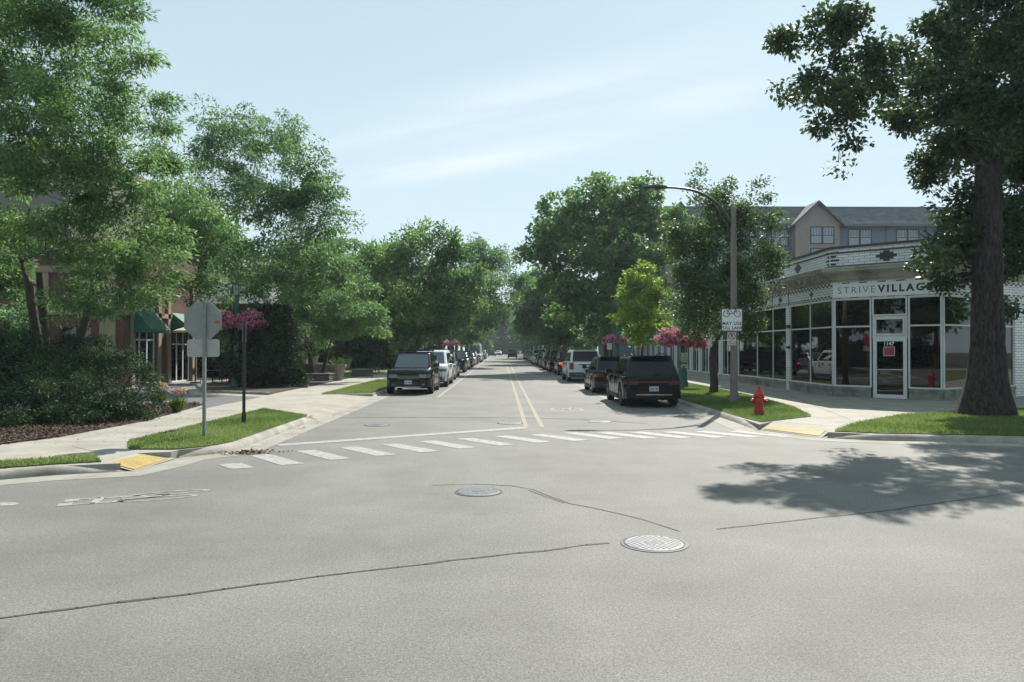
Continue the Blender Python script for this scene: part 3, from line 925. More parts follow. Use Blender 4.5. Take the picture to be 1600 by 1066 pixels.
G0 = ZW            # pavement level at the shop
WX = 13.1
cA, cE = (WX, 28.95), (15.95, 26.35)
cFar, cF, cF2 = (WX, 41.2), (23.0, 30.25), (33.0, 35.6)
shop = thing('corner_shop', 'white glazed brick corner shop with dark check bands and angled glass entrance', 'shop', (17, 33, 0))
fL = Face(cA, cFar, (-1, 0)); fM = Face(cA, cE, (-1, -1)); fR = Face(cE, cF2, (.4, -1))
plan = [cFar, cA, cE, cF2]          # travelling with the inside to the left
ZS, ZT, ZH, ZF, ZC, ZP = .52, 2.86, 3.95, 4.62, 5.18, 5.92
# upper wall: frieze, cornice, parapet, swept round the corner (offset + is towards the street)
sgn = 1 if MB().sweep([(0, 0), (0, -1)], [(1, 0), (1, 1)]).v[0][0] < 0 else -1
def off(prof): return [(o * sgn, z) for o, z in prof]
w = MB(); w.sweep(plan, off([(0, ZH), (0, ZF), (-.3, ZF), (-.3, ZH)]), close=True)
w.build('frieze', M_wbrick, shop)
c = MB(); c.sweep(plan, off([(-.3, ZF), (0.03, ZF), (.05, ZF + .05), (.12, ZF + .08), (.16, ZF + .17), (.30, ZF + .27), (.47, ZF + .36), (.52, ZF + .38), (.52, ZF + .47), (.56, ZF + .48), (.56, ZC - .02), (.40, ZC), (-.3, ZC)]), close=True)
cor = c.build('cornice', M_cornice, shop, smooth=35)
p_ = MB(); p_.sweep(plan, off([(.12, ZC), (.12, ZP), (-.18, ZP), (-.18, ZC)]), close=True)
p_.build('parapet', M_wbrick, shop)
p_ = MB(); p_.sweep(plan, off([(.16, ZP), (.18, ZP + .09), (-.22, ZP + .09), (-.22, ZP)]), close=True)
p_.sweep(plan, off([(.115, ZC + .0), (.135, ZC + .002), (.135, ZC + .075), (.115, ZC + .075)]), close=True)
p_.sweep(plan, off([(.115, ZP - .20), (.135, ZP - .2), (.135, ZP - .13), (.115, ZP - .13)]), close=True)
p_.build('parapet_cap', M_cap, shop)
# brackets (the scrolled modillions under the cornice)
for f in (fL,):
    k = .35
    while k < f.len - .2:
        br = MB(); f.box(br, k, k + .16, ZF + .1, ZF + .33, .1, .40); br.build('bracket', M_cornice, cor)
        k += .62
r_ = MB(); r_.prism([cFar, cA, cE, cF2, (33, 46), (WX, 46)], ZC - .3, ZC - .2); r_.build('roof', M_roof_flat, shop)
# dark brick patterns
dk = MB()
def checks(f, s0, s1, z, rows=2, w_=.17, h=.072, gap=.17, o=.004):
    n = int((s1 - s0) / (w_ + gap))
    for r in range(rows):
        for i in range(n):
            a = s0 + i * (w_ + gap) + (r % 2) * (w_ + gap) / 2
            f.box(dk, a, min(a + w_, s1), z + r * h, z + r * h + h * .92, -.01, o)
def diamond(f, a, z, o=.004, k=1.0):
    f.box(dk, a - .06 * k, a + .06 * k, z - .15 * k, z + .15 * k, -.01, o)
    f.box(dk, a - .17 * k, a + .17 * k, z - .055 * k, z + .055 * k, -.01, o + .003)
def diamond2(f, a, z, o):
    f.box(dk, a - .36, a + .36, z - .055, z + .055, 0, o + .003); f.box(dk, a - .24, a + .24, z - .13, z + .13, 0, o + .005); f.box(dk, a - .11, a + .11, z - .20, z + .20, 0, o + .007)
checks(fL, .05, fL.len, ZH + .02); checks(fL, .05, fL.len, ZF - .17)
for a in (2.0, 5.4, 7.3, 9.4): diamond(fL, a, (ZH + ZF) / 2)
checks(fM, .02, fM.len - .02, ZH + .02, 1, .3, .05, .35); checks(fM, .02, fM.len - .02, ZF - .13, 2, .3, .05, .35)
checks(fR, .05, fR.len, ZH + .02); checks(fR, .05, fR.len, ZF - .17)
for a in (2.2, 6.5): diamond(fR, a, (ZH + ZF) / 2)
for a in (3.1, 6.6, 10.2): diamond2(fL, a, ZC + .33, .122)
for a in (fM.len * .52,): diamond2(fM, a, ZC + .33, .122)
for a in (3.2, 7.0): diamond2(fR, a, ZC + .33, .122)
for f, sgn_ in ((fL, 1), (fM, 1)):
    for r in range(4): f.box(dk, -.03 if f is fM else .0, (.30 if r % 2 else .18), ZC + .1 + r * .15, ZC + .1 + r * .15 + .08, .1, .126)
for a in (4.45, 5.6, 6.45): fL.box(dk, a - .02, a + .02, ZH, ZF, 0, .02)
dk.build('dark_brick_pattern', M_dbrick, shop)

# stone bulkhead below the windows, with sill
b = MB(); sl = MB()
def bulk(f, s0, s1):
    f.box(b, s0, s1, 0, ZS - .13, -.25, .03); f.box(sl, s0, s1, ZS - .13, ZS - .002, -.25, .06)
bulk(fL, 0.0, 4.35); bulk(fL, 4.75, fL.len - .5); bulk(fM, 0.03, 1.40); bulk(fM, 2.72, fM.len - .03); bulk(fR, .0, 4.75)
b.build('bulkhead', M_stone, shop); sl.build('sill', M_stone, shop)
# white brick piers and plain wall
for f, a, b_ in ((fL, 4.35, 4.75), (fL, fL.len - .5, fL.len), (fR, 4.75, fR.len)):
    pr = MB(); f.box(pr, a, b_, 0, ZH, -.3, .02); pr.build('pier', M_wbrick, shop)
for za_, zb_ in ((2.92, 3.08), (2.0, 2.12)):
    d2 = MB(); fL.box(d2, 4.27, 4.45, za_, zb_, .0, .14); d2.build('wall_bracket', M_cap, shop)

def window(f, s0, s1, z0, z1, splits, trans, parent, fw=.055, name='window', glass=None, frame=None, rec=.05):
    """framed window: splits = vertical bar positions, trans = height of the transom bar"""
    fr = MB()
    for (a, b_) in ((s0, s0 + fw), (s1 - fw, s1)): f.box(fr, a, b_, z0, z1, -rec - .05, -rec + .04)
    for (a, b_) in ((z0, z0 + fw), (z1 - fw, z1)): f.box(fr, s0 + fw, s1 - fw, a, b_, -rec - .045, -rec + .035)
    for a in splits: f.box(fr, a - fw / 2, a + fw / 2, z0 + fw, z1 - fw, -rec - .04, -rec + .03)
    xs = [s0 + fw] + sorted(splits) + [s1 - fw]
    if trans:
        for i in range(len(xs) - 1):
            f.box(fr, xs[i] + (fw / 2 if i else 0), xs[i + 1] - (fw / 2 if i < len(xs) - 2 else 0), trans - fw / 2, trans + fw / 2, -rec - .035, -rec + .028)
    w_ = fr.build(name, frame or M_alu, parent)
    gl = MB(); f.box(gl, s0 + fw * .5, s1 - fw * .5, z0 + fw * .5, z1 - fw * .5, -rec - .006, -rec)
    gl.build('pane', glass or M_glass, w_)
    return w_
window(fL, .05, 4.35, ZS, ZH, [2.2], ZT, shop)
window(fL, 4.75, fL.len - .5, ZS, ZH, [6.5, 8.7], ZT, shop)
window(fM, .05, 1.42, ZS, ZH, [], ZT, shop)
window(fM, 2.70, fM.len - .05, ZS, ZH, [], ZT, shop)
window(fR, .05, 4.75, ZS, ZH, [1.9, 3.4], ZT, shop)
# entrance: transom light, panel, door
window(fM, 1.45, 2.67, 3.25, ZH, [], None, shop, name='transom_window')
hp = MB(); fM.box(hp, 1.45, 2.67, 2.40, 3.24, -.09, -.05); hp.build('door_head', M_alu, shop)
window(fM, 1.55, 2.57, 2.52, 3.16, [], None, shop, name='transom_panel', rec=.03, fw=.05)
door = MB()
fM.box(door, 1.47, 1.60, G0, 2.40, -.10, -.03); fM.box(door, 2.52, 2.65, G0, 2.40, -.10, -.03)
fM.box(door, 1.60, 2.52, 2.28, 2.40, -.095, -.035); fM.box(door, 1.60, 2.52, G0, G0 + .14, -.095, -.035); fM.box(door, 1.60, 2.52, 1.20, 1.225, -.09, -.04)
do = door.build('door', M_alu, shop)
gl = MB(); fM.box(gl, 1.585, 2.535, G0 + .12, 2.30, -.075, -.068); gl.build('pane', M_glass, do)
hd = MB(); hd.tube([fM.pt(1.66, 1.02, -.03), fM.pt(1.66, 1.02, .04), fM.pt(1.66, 1.32, .04), fM.pt(1.66, 1.32, -.03)], .014, 8); hd.build('handle', M_cap, do)
text_mesh('house_number', '1147', .19, M_signw, do, fM.text_m(2.02, 2.18, -.060), .003, .004)
rs = MB(); fM.box(rs, 1.83, 2.23, 1.72, 2.08, -.066, -.060)
rso = rs.build('notice', mat('notice_border', (.62, .45, .45), .5), do)
rs = MB(); fM.box(rs, 1.86, 2.20, 1.75, 2.05, -.0595, -.0585); rs.build('notice_panel', mat('notice_red', (.30, .06, .07), .5), do)
# sign board
sb = MB(); fM.box(sb, .04, fM.len - .3, 4.0, 4.54, .012, .05)
sgo = sb.build('sign_board', M_signw, shop)
ux = 1 if fM.text_m(0, 0, 0).col[0].to_3d().dot(fM.u) > 0 else -1
def sign_text(body, a, off_, sp):
    return text_mesh('lettering', body, .37, M_ink, sgo, fM.text_m(a, 4.265, .051), .004, off_, 'LEFT', sp)
a_t = sign_text('STRIVE', .20, -.005, 1.30)
x_end = max(v.co.x * 0 + (Vector(v.co) + shop.location - fM.p).dot(fM.u) for v in a_t.data.vertices)
sign_text('VILLAGE', x_end + .11, .016, 1.40)
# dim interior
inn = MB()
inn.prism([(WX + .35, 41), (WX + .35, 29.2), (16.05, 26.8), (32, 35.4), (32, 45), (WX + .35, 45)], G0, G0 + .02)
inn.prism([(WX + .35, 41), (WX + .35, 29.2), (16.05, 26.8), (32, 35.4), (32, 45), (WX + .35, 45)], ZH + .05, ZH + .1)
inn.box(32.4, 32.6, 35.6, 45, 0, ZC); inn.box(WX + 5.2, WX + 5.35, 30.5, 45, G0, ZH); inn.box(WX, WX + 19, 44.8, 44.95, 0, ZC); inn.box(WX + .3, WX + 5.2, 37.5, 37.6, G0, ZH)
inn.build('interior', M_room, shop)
it = MB()
it.box(WX + .55, WX + .62, 29.4, 31.2, G0, 3.7); it.box(14.4, 15.4, 30.3, 30.4, G0 + .02, 2.6); it.box(WX + 1, WX + 1.6, 33.4, 35.5, G0 + .02, 1.0)
it.box(17.4, 18.4, 30.2, 30.9, G0 + .02, .95)
it.build('counter', M_room_l, shop)
bw = MB(); bw.box(WX, WX + .3, 41.2, 41.25, 0, ZC); bw.build('party_wall', M_wbrick, shop)

# ------------------------------------------------------------------- row of shopfronts further along the street
M_render = mat('pale_render', (0.40, 0.385, 0.35), .8, noise=.15, nscale=2)
row = thing('shop_row', 'low row of pale columned shopfronts beyond the white brick corner shop', 'shops', (16, 55, 0))
fS = Face((WX + .05, 41.5), (WX + .05, 74), (-1, 0))
wl_ = MB(); fS.box(wl_, 0, fS.len, 3.5, 4.7, -.3, 0); fS.box(wl_, 0, fS.len, 0, .45, -.3, 0); fS.box(wl_, 0, fS.len, 4.7, 4.85, -.35, .12)
wl_.box(WX + .4, 30, 41.5, 41.7, 0, 4.6); wl_.build('wall', M_render, row)
k = 0.0
while k < fS.len - 2:
    pl = MB(); fS.box(pl, k, k + .34, .45, 3.5, -.3, .10); pl.build('column', M_alu, row)
    window(fS, k + .34, k + 2.3, .45, 3.5, [k + 1.3], 2.5, row, fw=.06)
    k += 2.3
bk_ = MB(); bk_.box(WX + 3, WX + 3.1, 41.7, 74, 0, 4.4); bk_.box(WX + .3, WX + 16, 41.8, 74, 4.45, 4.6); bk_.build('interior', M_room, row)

# ------------------------------------------------------------------- apartment block behind
M_blue = mat('blue_grey_siding', (0.115, 0.15, 0.20), .8, noise=.12, nscale=3)
M_tan = mat('taupe_stucco', (0.25, 0.215, 0.20), .85, noise=.1, nscale=3)
M_shingle = brick_mat('grey_shingles', (0.135, 0.14, 0.145), (0.10, 0.105, 0.11), (0.07, 0.07, 0.075), .6, .22, .01, rough=.9, noise=.2)
M_trim = mat('dark_window_trim', (0.035, 0.04, 0.05), .5)
M_blind = mat('window_blind', (0.22, 0.26, 0.30), .35, spec=.8)
M_fascia = mat('fascia_board', (0.11, 0.115, 0.125), .6)
ap = thing('apartment_block', 'large grey gabled apartment block rising behind the corner shop', 'apartment block', (30, 86, 0))
D = 82.0
def ax(px): return at(px, 400, D).x
def az(py): return at(1300, py, D).z
zE, zR = az(351), az(320)
X0, X1 = ax(960), ax(1720)
fA = Face((X0, D), (X1, D), (0, -1))
wb = MB(); fA.box(wb, 0, fA.len, 0, zE, -14, 0); wb.build('wall', M_blue, ap)
rf = MB()
rf.add([(X0 - .5, D - .7, zE - .05), (X1 + .5, D - .7, zE - .05), (X1 + .5, D + 1.75, zR), (X0 - .5, D + 1.75, zR), (X1 + .5, D + 14.7, zR - .1), (X0 - .5, D + 14.7, zR - .1)],
       [(0, 1, 2, 3), (3, 2, 4, 5)])
rf.build('roof', M_shingle, ap)
fb = MB(); fA.box(fb, -.5, fA.len + .5, zE - .28, zE + .02, .55, .72); fA.box(fb, -.5, fA.len + .5, zE - .12, zE - .06, 0, .55); fb.box(X0 - .5, X1 + .5, D + 1.7, D + 1.9, zR - .05, zR + .12)
fb.build('fascia', M_fascia, ap)
ch = MB(); ch.box(ax(1168), ax(1194), D + 5, D + 8, zR - 1, az(311.5)); ch.box(ax(1194), ax(1262), D + 6, D + 9, zR - 1, az(314)); ch.build('roof_plant', M_fascia, ap)
def gable(pl_, pr_, ppk, proj=1.2):
    yy_ = D - proj
    x0, x1, xm, zk = at(pl_, 400, yy_).x, at(pr_, 400, yy_).x, at((pl_ + pr_) / 2, 400, yy_).x, at(1277, ppk, yy_).z - .22
    m = MB()
    ze = at(1277, 346, yy_).z - .22
    y0, y1 = D - proj, D + 5.5
    v = [(x0, y0, 0), (x1, y0, 0), (x1, y0, ze), (xm, y0, zk), (x0, y0, ze)]
    v += [(p[0], y1, p[2]) for p in v]
    m.add(v, [(0, 1, 2, 3, 4), (9, 8, 7, 6, 5), (1, 6, 7, 2), (0, 4, 9, 5)])
    m.build('gable_wall', M_tan, ap)
    r = MB(); t = .22
    for (xa, xb) in ((x0, xm), (x1, xm)):
        s_ = -1 if xa < xb else 1
        xo = xa + s_ * .45; zo = ze - .45 * (zk - ze) / abs(xm - xa)
        r.add([(xo, y0 - .5, zo), (xm, y0 - .5, zk), (xm, y1, zk), (xo, y1, zo), (xo, y0 - .5, zo + t), (xm, y0 - .5, zk + t), (xm, y1, zk + t), (xo, y1, zo + t)],
              [(0, 1, 5, 4), (0, 4, 7, 3), (3, 7, 6, 2), (4, 5, 6, 7), (0, 3, 2, 1), (1, 2, 6, 5)])
    r.build('gable_roof', M_shingle, ap)
    return y0
yg = gable(1243, 1312, 314)
gable(1488, 1545, 316)
gable(1040, 1085, 316)
def ap_window(pxl, pxr, pyt, pyb, y):
    f = Face((0, y), (1, y), (0, -1))
    x0, x1, z0, z1 = ax(pxl), ax(pxr), az(pyb), az(pyt)
    m = MB(); t = .11
    for a, b_ in ((x0, x0 + t), (x1 - t, x1), ((x0 + x1) / 2 - t, (x0 + x1) / 2 + t)): m.box(a, b_, y - .06, y + .02, z0, z1)
    for a, b_ in ((z0, z0 + t), (z1 - t, z1), ((z0 + z1) / 2 - .04, (z0 + z1) / 2 + .04)): m.box(x0 + t, x1 - t, y - .055, y + .02, a, b_)
    for q in (.25, .5, .75):
        for s_ in (0, 1):
            xa = x0 + s_ * (x1 - x0) / 2 + q * (x1 - x0) / 2
            m.box(xa - .02, xa + .02, y - .05, y, (z0 + z1) / 2 + .04, z1 - t)
    wo = m.build('window', M_trim, ap)
    p2 = MB(); p2.box(x0 + .02, x1 - .02, y - .03, y - .02, z0 + .02, z1 - .02); p2.build('pane', M_blind, wo)
for z_ in (0, 33):
    ap_window(1259, 1296, 357 + z_, 384 + z_, D - 1.2)
    for a, b_ in ((1325, 1362), (1400, 1436), (1205, 1232), (1120, 1155), (1170, 1198), (1560, 1595), (1460, 1480)):
        ap_window(a, b_, 358 + z_, 385 + z_, D)
dp = MB(); dp.box(ax(1384), ax(1386), D - .12, D - .01, 0, zE - .2); dp.build('downpipe', M_fascia, ap)

# ------------------------------------------------------------------- brick building on the left
M_rbrick = brick_mat('red_brick', (0.145, 0.052, 0.038), (0.105, 0.040, 0.031), (0.11, 0.09, 0.08), .23, .078, .010, rough=.85, noise=.2)
M_cream = mat('cream_stone', (0.29, 0.24, 0.16), .8, noise=.12, nscale=3)
M_beige = mat('beige_stucco', (0.20, 0.19, 0.165), .85, noise=.12, nscale=2)
M_awn = mat('green_awning_canvas', (0.022, 0.13, 0.085), .7, noise=.15, nscale=3)
BX, BY = -17.9, 35.0
bb = thing('brick_building', 'red brick building with cream pilasters and green awnings behind the trees', 'building', (-24, 42, 0))
fN = Face((-38, BY), (BX, BY), (0, -1)); fE = Face((BX, BY), (BX, 43.5), (1, 0))
HB = 7.1
w = MB()
def wallface(f, s0, s1, z0, z1, holes):
    xs = sorted({s0, s1, *[h[0] for h in holes], *[h[1] for h in holes]})
    for a, b_ in zip(xs[:-1], xs[1:]):
        hs = sorted([h for h in holes if h[0] < (a + b_) / 2 < h[1]], key=lambda h: h[2])
        z = z0
        for h in hs:
            if h[2] > z: f.box(w, a, b_, z, h[2], -.3, 0)
            z = h[3]
        if z < z1: f.box(w, a, b_, z, z1, -.3, 0)
nh = [(20.55 - 7.4, 20.55 - 4.7, .6, 3.1), (20.55 - 13.0, 20.55 - 9.8, .6, 3.1), (20.55 - 3.4, 20.55 - 1.9, .6, 3.1)]
eh = [(1.05, 3.35, .15, 3.2), (5.2, 7.6, .15, 3.0)]
wallface(fN, 0, fN.len - .31, 0, HB, nh); wallface(fE, 0, fE.len, 0, HB, eh)
w.box(-38, BX - .3, 43.4, 43.5, 0, HB); w.build('wall', M_rbrick, bb)
for a in (fN.len - 1.05, fN.len - 4.2, fN.len - 8.7, fN.len - 14):
    pi = MB(); fN.box(pi, a, a + .75, 0, HB - 1.5, 0, .10); pi.build('pilaster', M_cream, bb)
for a in (.72, 3.45, 4.55, 7.65):
    pi = MB(); fE.box(pi, a, a + .32, 0, HB - 1.5, 0, .10); pi.build('pilaster', M_cream, bb)
bn = MB(); bn.sweep([(-38, BY), (BX, BY), (BX, 43.5)], [(0.0, HB - 1.5), (.12, HB - 1.5), (.16, HB - 1.2), (.0, HB - 1.2)], close=True)
bn.sweep([(-38, BY), (BX, BY), (BX, 43.5)], [(0.0, 3.6), (.1, 3.6), (.1, 3.85), (.0, 3.85)], close=True)
bn.build('stone_band', M_cream, bb)
up = MB(); up.box(-38, BX - .3, BY + .35, 43.2, HB, HB + .02); up.box(-38, -20.8, BY + .6, 43, HB + .02, 11.5); up.build('upper_storey', M_beige, bb)
rf = MB(); rf.box(-38.3, BX + .12, BY - .12, 43.6, HB + .021, HB + .16); rf.box(-38.3, -20.5, BY + .4, 43.2, 11.5, 11.8); rf.build('roof_edge', M_cream, bb)
M_dframe = mat('dark_shop_frame', (0.03, 0.032, 0.035), .5)
M_dglass = glass_mat('dark_shop_glass', (0.12, 0.13, 0.13), .05)
for h in nh: window(fN, h[0], h[1], h[2], h[3], [(h[0] + h[1]) / 2], h[3] - .7, bb, .07, glass=M_dglass, frame=M_dframe, rec=.12)
for h in eh: window(fE, h[0], h[1], h[2], h[3], [(h[0] * 2 + h[1]) / 3, (h[0] + 2 * h[1]) / 3], h[3] - .75, bb, .08, glass=M_dglass, frame=M_signw, rec=.12)
rb = MB(); rb.box(-38, -18, 38, 38.2, 0, HB); rb.build('interior', M_room, bb)
def awning(f, s0, s1, zt, zb, proj, val=.16):
    m = MB()
    a, b_, c_, d_ = f.pt(s0, zt, .02), f.pt(s1, zt, .02), f.pt(s1, zb, proj), f.pt(s0, zb, proj)
    e, h = f.pt(s1, zb - val, proj), f.pt(s0, zb - val, proj)
    i, j = f.pt(s0, zb - val, .02), f.pt(s1, zb - val, .02)
    m.add([a, b_, c_, d_, e, h, i, j], [(0, 1, 2, 3), (3, 2, 4, 5), (0, 3, 5, 6), (1, 7, 4, 2)])
    o = m.build('awning', M_awn, bb)
    md = o.modifiers.new('thickness', 'SOLIDIFY'); md.thickness = .02
    st = MB()
    for s_ in np.linspace(s0 + .05, s1 - .05, 4): st.tube([f.pt(s_, zt - .04, .03), f.pt(s_, zb - .04, proj - .05)], .014, 6)
    st.build('awning_frame', M_dframe, o)
awning(fE, .85, 2.9, 4.05, 2.95, .95)
awning(fN, fN.len - 7.7, fN.len - 4.4, 4.0, 2.9, 1.1)
awning(fE, 5.1, 7.7, 3.95, 3.0, 1.2)

# dwellings hidden in the greenery along the left side
for i, (x, y, w_, h, lab) in enumerate([(-22, 62, 9, 5.5, 'dim brick house in deep shade behind the left street trees, nearest of two'), (-21, 92, 10, 6, 'dim brick house in deep shade behind the left street trees, farther of two')]):
    hs = thing('brick_house', lab, 'house', (x, y, 0))
    m = MB(); m.box(x - w_ / 2, x + w_ / 2, y - 6, y + 6, 0, h); m.build('wall', M_rbrick, hs)
    m = MB(); m.add([(x - w_ / 2 - .4, y - 6.4, h - .1), (x + w_ / 2 + .4, y - 6.4, h - .1), (x + w_ / 2 + .4, y + 6.4, h - .1), (x - w_ / 2 - .4, y + 6.4, h - .1), (x - 1.5, y, h + 2.4), (x + 1.5, y, h + 2.4)],
                    [(0, 1, 5, 4), (1, 2, 5), (2, 3, 4, 5), (3, 0, 4)]); m.build('roof', M_shingle, hs)
    for k in range(2):
        f = Face((x + w_ / 2, y - 4 + 4.5 * k), (x + w_ / 2, y - 2 + 4.5 * k), (1, 0))
        window(f, 0, 1.7, 1, 2.6, [.85], None, hs, rec=-.06, glass=M_dglass, frame=M_dframe)
# =================================================================== STREET FURNITURE
M_alub = mat('sign_back_aluminium', (0.30, 0.315, 0.32), .45, .5, noise=.12, nscale=4)
M_galv = mat('galvanised_post', (0.30, 0.315, 0.31), .5, .6, noise=.2, nscale=12)
M_black = mat('black_painted_metal', (0.02, 0.022, 0.024), .5)
M_green = mat('green_lamp_paint', (0.026, 0.125, 0.10), .5, noise=.15, nscale=6)
M_frost = mat('lantern_glass', (0.40, 0.42, 0.42), .25)
M_pole = mat('weathered_concrete_pole', (0.19, 0.17, 0.15), .85, noise=.15, nscale=4, bump=.2, bscale=60, dirt=(.18, .165, .15), dscale=2)
M_dkmetal = mat('dark_bronze_metal', (0.07, 0.065, 0.06), .45, .4)
M_red = mat('hydrant_red', (0.42, 0.030, 0.028), .42, noise=.18, nscale=9, dirt=(.22, .02, .02), dscale=3)
M_signgreen = mat('sign_green', (0.03, 0.16, 0.08), .5)
M_signred = mat('sign_red', (0.35, 0.03, 0.05), .5)
M_perf = mat('punched_hole', (0.03, 0.03, 0.03), .9)

def rrect(w, h, r, n=4):
    out = []
    for cx, cy_, a0 in ((w / 2 - r, h / 2 - r, 0), (-w / 2 + r, h / 2 - r, 90), (-w / 2 + r, -h / 2 + r, 180), (w / 2 - r, -h / 2 + r, 270)):
        for k in range(n + 1):
            a = rad(a0 + 90 * k / n)
            out.append((cx + r * math.cos(a), cy_ + r * math.sin(a)))
    return out

# ---- stop sign seen from behind
x, y = g(319, 683, ZW + .02)
sd = thing('stop_sign', 'back of a grey octagonal road sign with plate on a perforated steel post', 'road sign', (x, y, ZW))
zt = at(319, 470, y).z
mb = MB(); mb.box(x - .03, x + .03, y - .03, y + .03, ZW - .1, zt + .0); post = mb.build('post', M_galv, sd)
mb = MB()
z = .3
while z < zt - .03:
    mb.lathe([(.0085, 0), (.0085, .004)], 8, Matrix.Translation((x, y - .029, z)) @ Matrix.Rotation(rad(90), 4, 'X')); z += .05
mb.build('punched_holes', M_perf, post)
R = .385 / math.cos(rad(22.5))
zc_ = at(315, 501, y).z; xc = at(316, 501, y).x
octo = [(R * 1.02 * math.cos(rad(22.5 + 45 * k)), R * 1.02 * math.sin(rad(22.5 + 45 * k))) for k in range(8)]
def upright(cx, cy_, cz, rz=0): # plan polygon stood upright facing -y
    return Matrix.Translation((cx, cy_, cz)) @ Matrix.Rotation(rz, 4, 'Z') @ Matrix.Rotation(rad(90), 4, 'X')
mb = MB(); mb.prism(octo, -.004, 0, upright(xc, y + .034, zc_)); mb.build('octagon_plate', M_alub, sd)
mb = MB(); mb.prism(octo, -.0065, -.0045, upright(xc, y + .034, zc_)); mb.build('octagon_face', M_signred, sd)
zc2 = at(316, 544, y).z
mb = MB(); mb.prism(rrect(.70, .37, .05), -.003, 0, upright(at(316.5, 544, y).x, y + .034, zc2, rad(-4)))
mb.build('lower_plate', mat('pale_plate_back', (.42, .44, .44), .45, .4, noise=.1), sd)
mb = MB()
for zz in (zc_ + .2, zc_ - .2, zc2): mb.lathe([(.014, 0), (.014, .012)], 8, Matrix.Translation((x, y - .03, zz)) @ Matrix.Rotation(rad(90), 4, 'X'))
mb.build('bolts', M_alub, post)
mb = MB(); mb.box(xc + .24, xc + .35, y + .026, y + .0295, zc_ - .06, zc_ + .0); mb.build('orange_sticker', mat('orange_sticker', (.30, .13, .07), .6), sd)

# ---- black sign post with a narrow sign turned side-on
x, y = g(381, 662, ZW + .02)
sd = thing('sign_post', 'slim black post with small sign turned edge-on, on the lawn strip', 'sign post', (x, y, ZW))
zt = at(378, 503, y).z
mb = MB(); mb.lathe([(.04, ZW - .1), (.04, zt - .05), (.03, zt + .02)], 10, Matrix.Translation((x, y, 0))); mb.lathe([(.055, ZW), (.055, .4), (.042, .44)], 10, Matrix.Translation((x, y, 0)))
mb.build('post', M_black, sd)
mb = MB(); mb.prism(rrect(.30, .46, .03), -.004, .0, upright(x - .02, y + .06, zt - .28, rad(-52))); mb.build('sign_plate', M_alub, sd)

# ---- green lamp posts with lantern
def lamp_post(x, y, z0, H, label, lod=0):
    r = thing('lamp_post', label, 'lamp post', (x, y, z0), 0, 'green lamp posts with flower baskets')
    T = Matrix.Translation((x, y, z0))
    n = 16 if lod == 0 else 8
    mb = MB(); mb.lathe([(.30, 0), (.30, .10), (.265, .14), (.255, .28), (.23, .34), (.195, .8), (.16, 1.15), (.145, 1.2), (.15, 1.24), (.118, 1.3), (.095, H - .85), (.115, H - .8), (.115, H - .72), (.08, H - .70), (.07, H - .62), (.15, H - .55)], n, T)
    mb.build('post', M_green, r, smooth=35)
    mb = MB()
    za = 3.42 * H / 5.3
    for s in (-1, 1):
        mb.tube([(x, y, z0 + za), (x + s * .35, y, z0 + za + .12), (x + s * .62, y, z0 + za + .10)], .016, 6)
        mb.tube([(x, y, z0 + za - .25), (x + s * .2, y, z0 + za - .1), (x + s * .42, y, z0 + za + .1)], .011, 6)
    mb.build('basket_arm', M_green, r)
    mb = MB(); mb.lathe([(.13, H - .55), (.19, H - .08), (.185, H - .06)], 8, T); mb.build('lantern_glass', M_frost, r)
    mb = MB()
    for k in range(8):
        a = rad(45 * k)
        mb.tube([(x + .135 * math.cos(a), y + .135 * math.sin(a), z0 + H - .55), (x + .195 * math.cos(a), y + .195 * math.sin(a), z0 + H - .07)], .012, 4)
    mb.lathe([(.24, H - .08), (.24, H - .04), (.16, H + .06), (.05, H + .12), (.03, H + .20), (.012, H + .24)], 8, T)
    mb.build('lantern_cap', M_green, r)
    return za

M_petal = leaf_mat('pink_petals', [(0.46, 0.08, 0.21), (0.64, 0.16, 0.34), (0.76, 0.29, 0.46), (0.84, 0.50, 0.62)], .35, .6, .2, 1.2)
M_petal_r = leaf_mat('rose_petals', [(0.42, 0.08, 0.23), (0.60, 0.17, 0.37), (0.72, 0.31, 0.50), (0.82, 0.52, 0.66)], .35, .6, .2, 1.2)
M_bleaf = leaf_mat('basket_leaves', [(0.03, 0.06, 0.015), (0.06, 0.11, 0.025), (0.09, 0.15, 0.04)], .35)
def basket(x, y, z, R_, n, label, petal, h=.62, dx=0):
    """hanging basket overflowing with petunias; z is the rim"""
    r = thing('flower_basket', label, 'flower basket', (x, y, z - .3), 0, 'hanging flower baskets')
    mb = MB(); mb.lathe([(.08, z - .30), (.2, z - .22), (.26, z - .02), (.26, z), (.22, z - .01)], 14, Matrix.Translation((x, y, 0))); mb.build('basket', M_black, r)
    for k, (nn, s, m_, nm) in enumerate(((int(n * .45), .9, M_bleaf, 'foliage'), (n, 1.0, petal, 'blossom'))):
        d = unit(rng, nn); rr = R_ * s * rng.uniform(.7, 1.05, nn) * (1 + .22 * np.sin(d[:, 0] * 7 + x * 3) * np.cos(d[:, 2] * 6 + x))
        P = np.c_[x + d[:, 0] * rr, y + d[:, 1] * rr, z + .02 + d[:, 2] * rr * h - .12 * (np.abs(d[:, 0]) > .6)]
        D = d * .7 + unit(rng, nn) * .7
        leaf_cloud(nm, P, D, d + unit(rng, nn) * .6, .075 * rng.uniform(.7, 1.3, nn) * (1 + y / 120), .065 * rng.uniform(.7, 1.3, nn) * (1 + y / 120), .5 + rng.normal(0, .25, nn), m_, r, (x, y, z - .3))

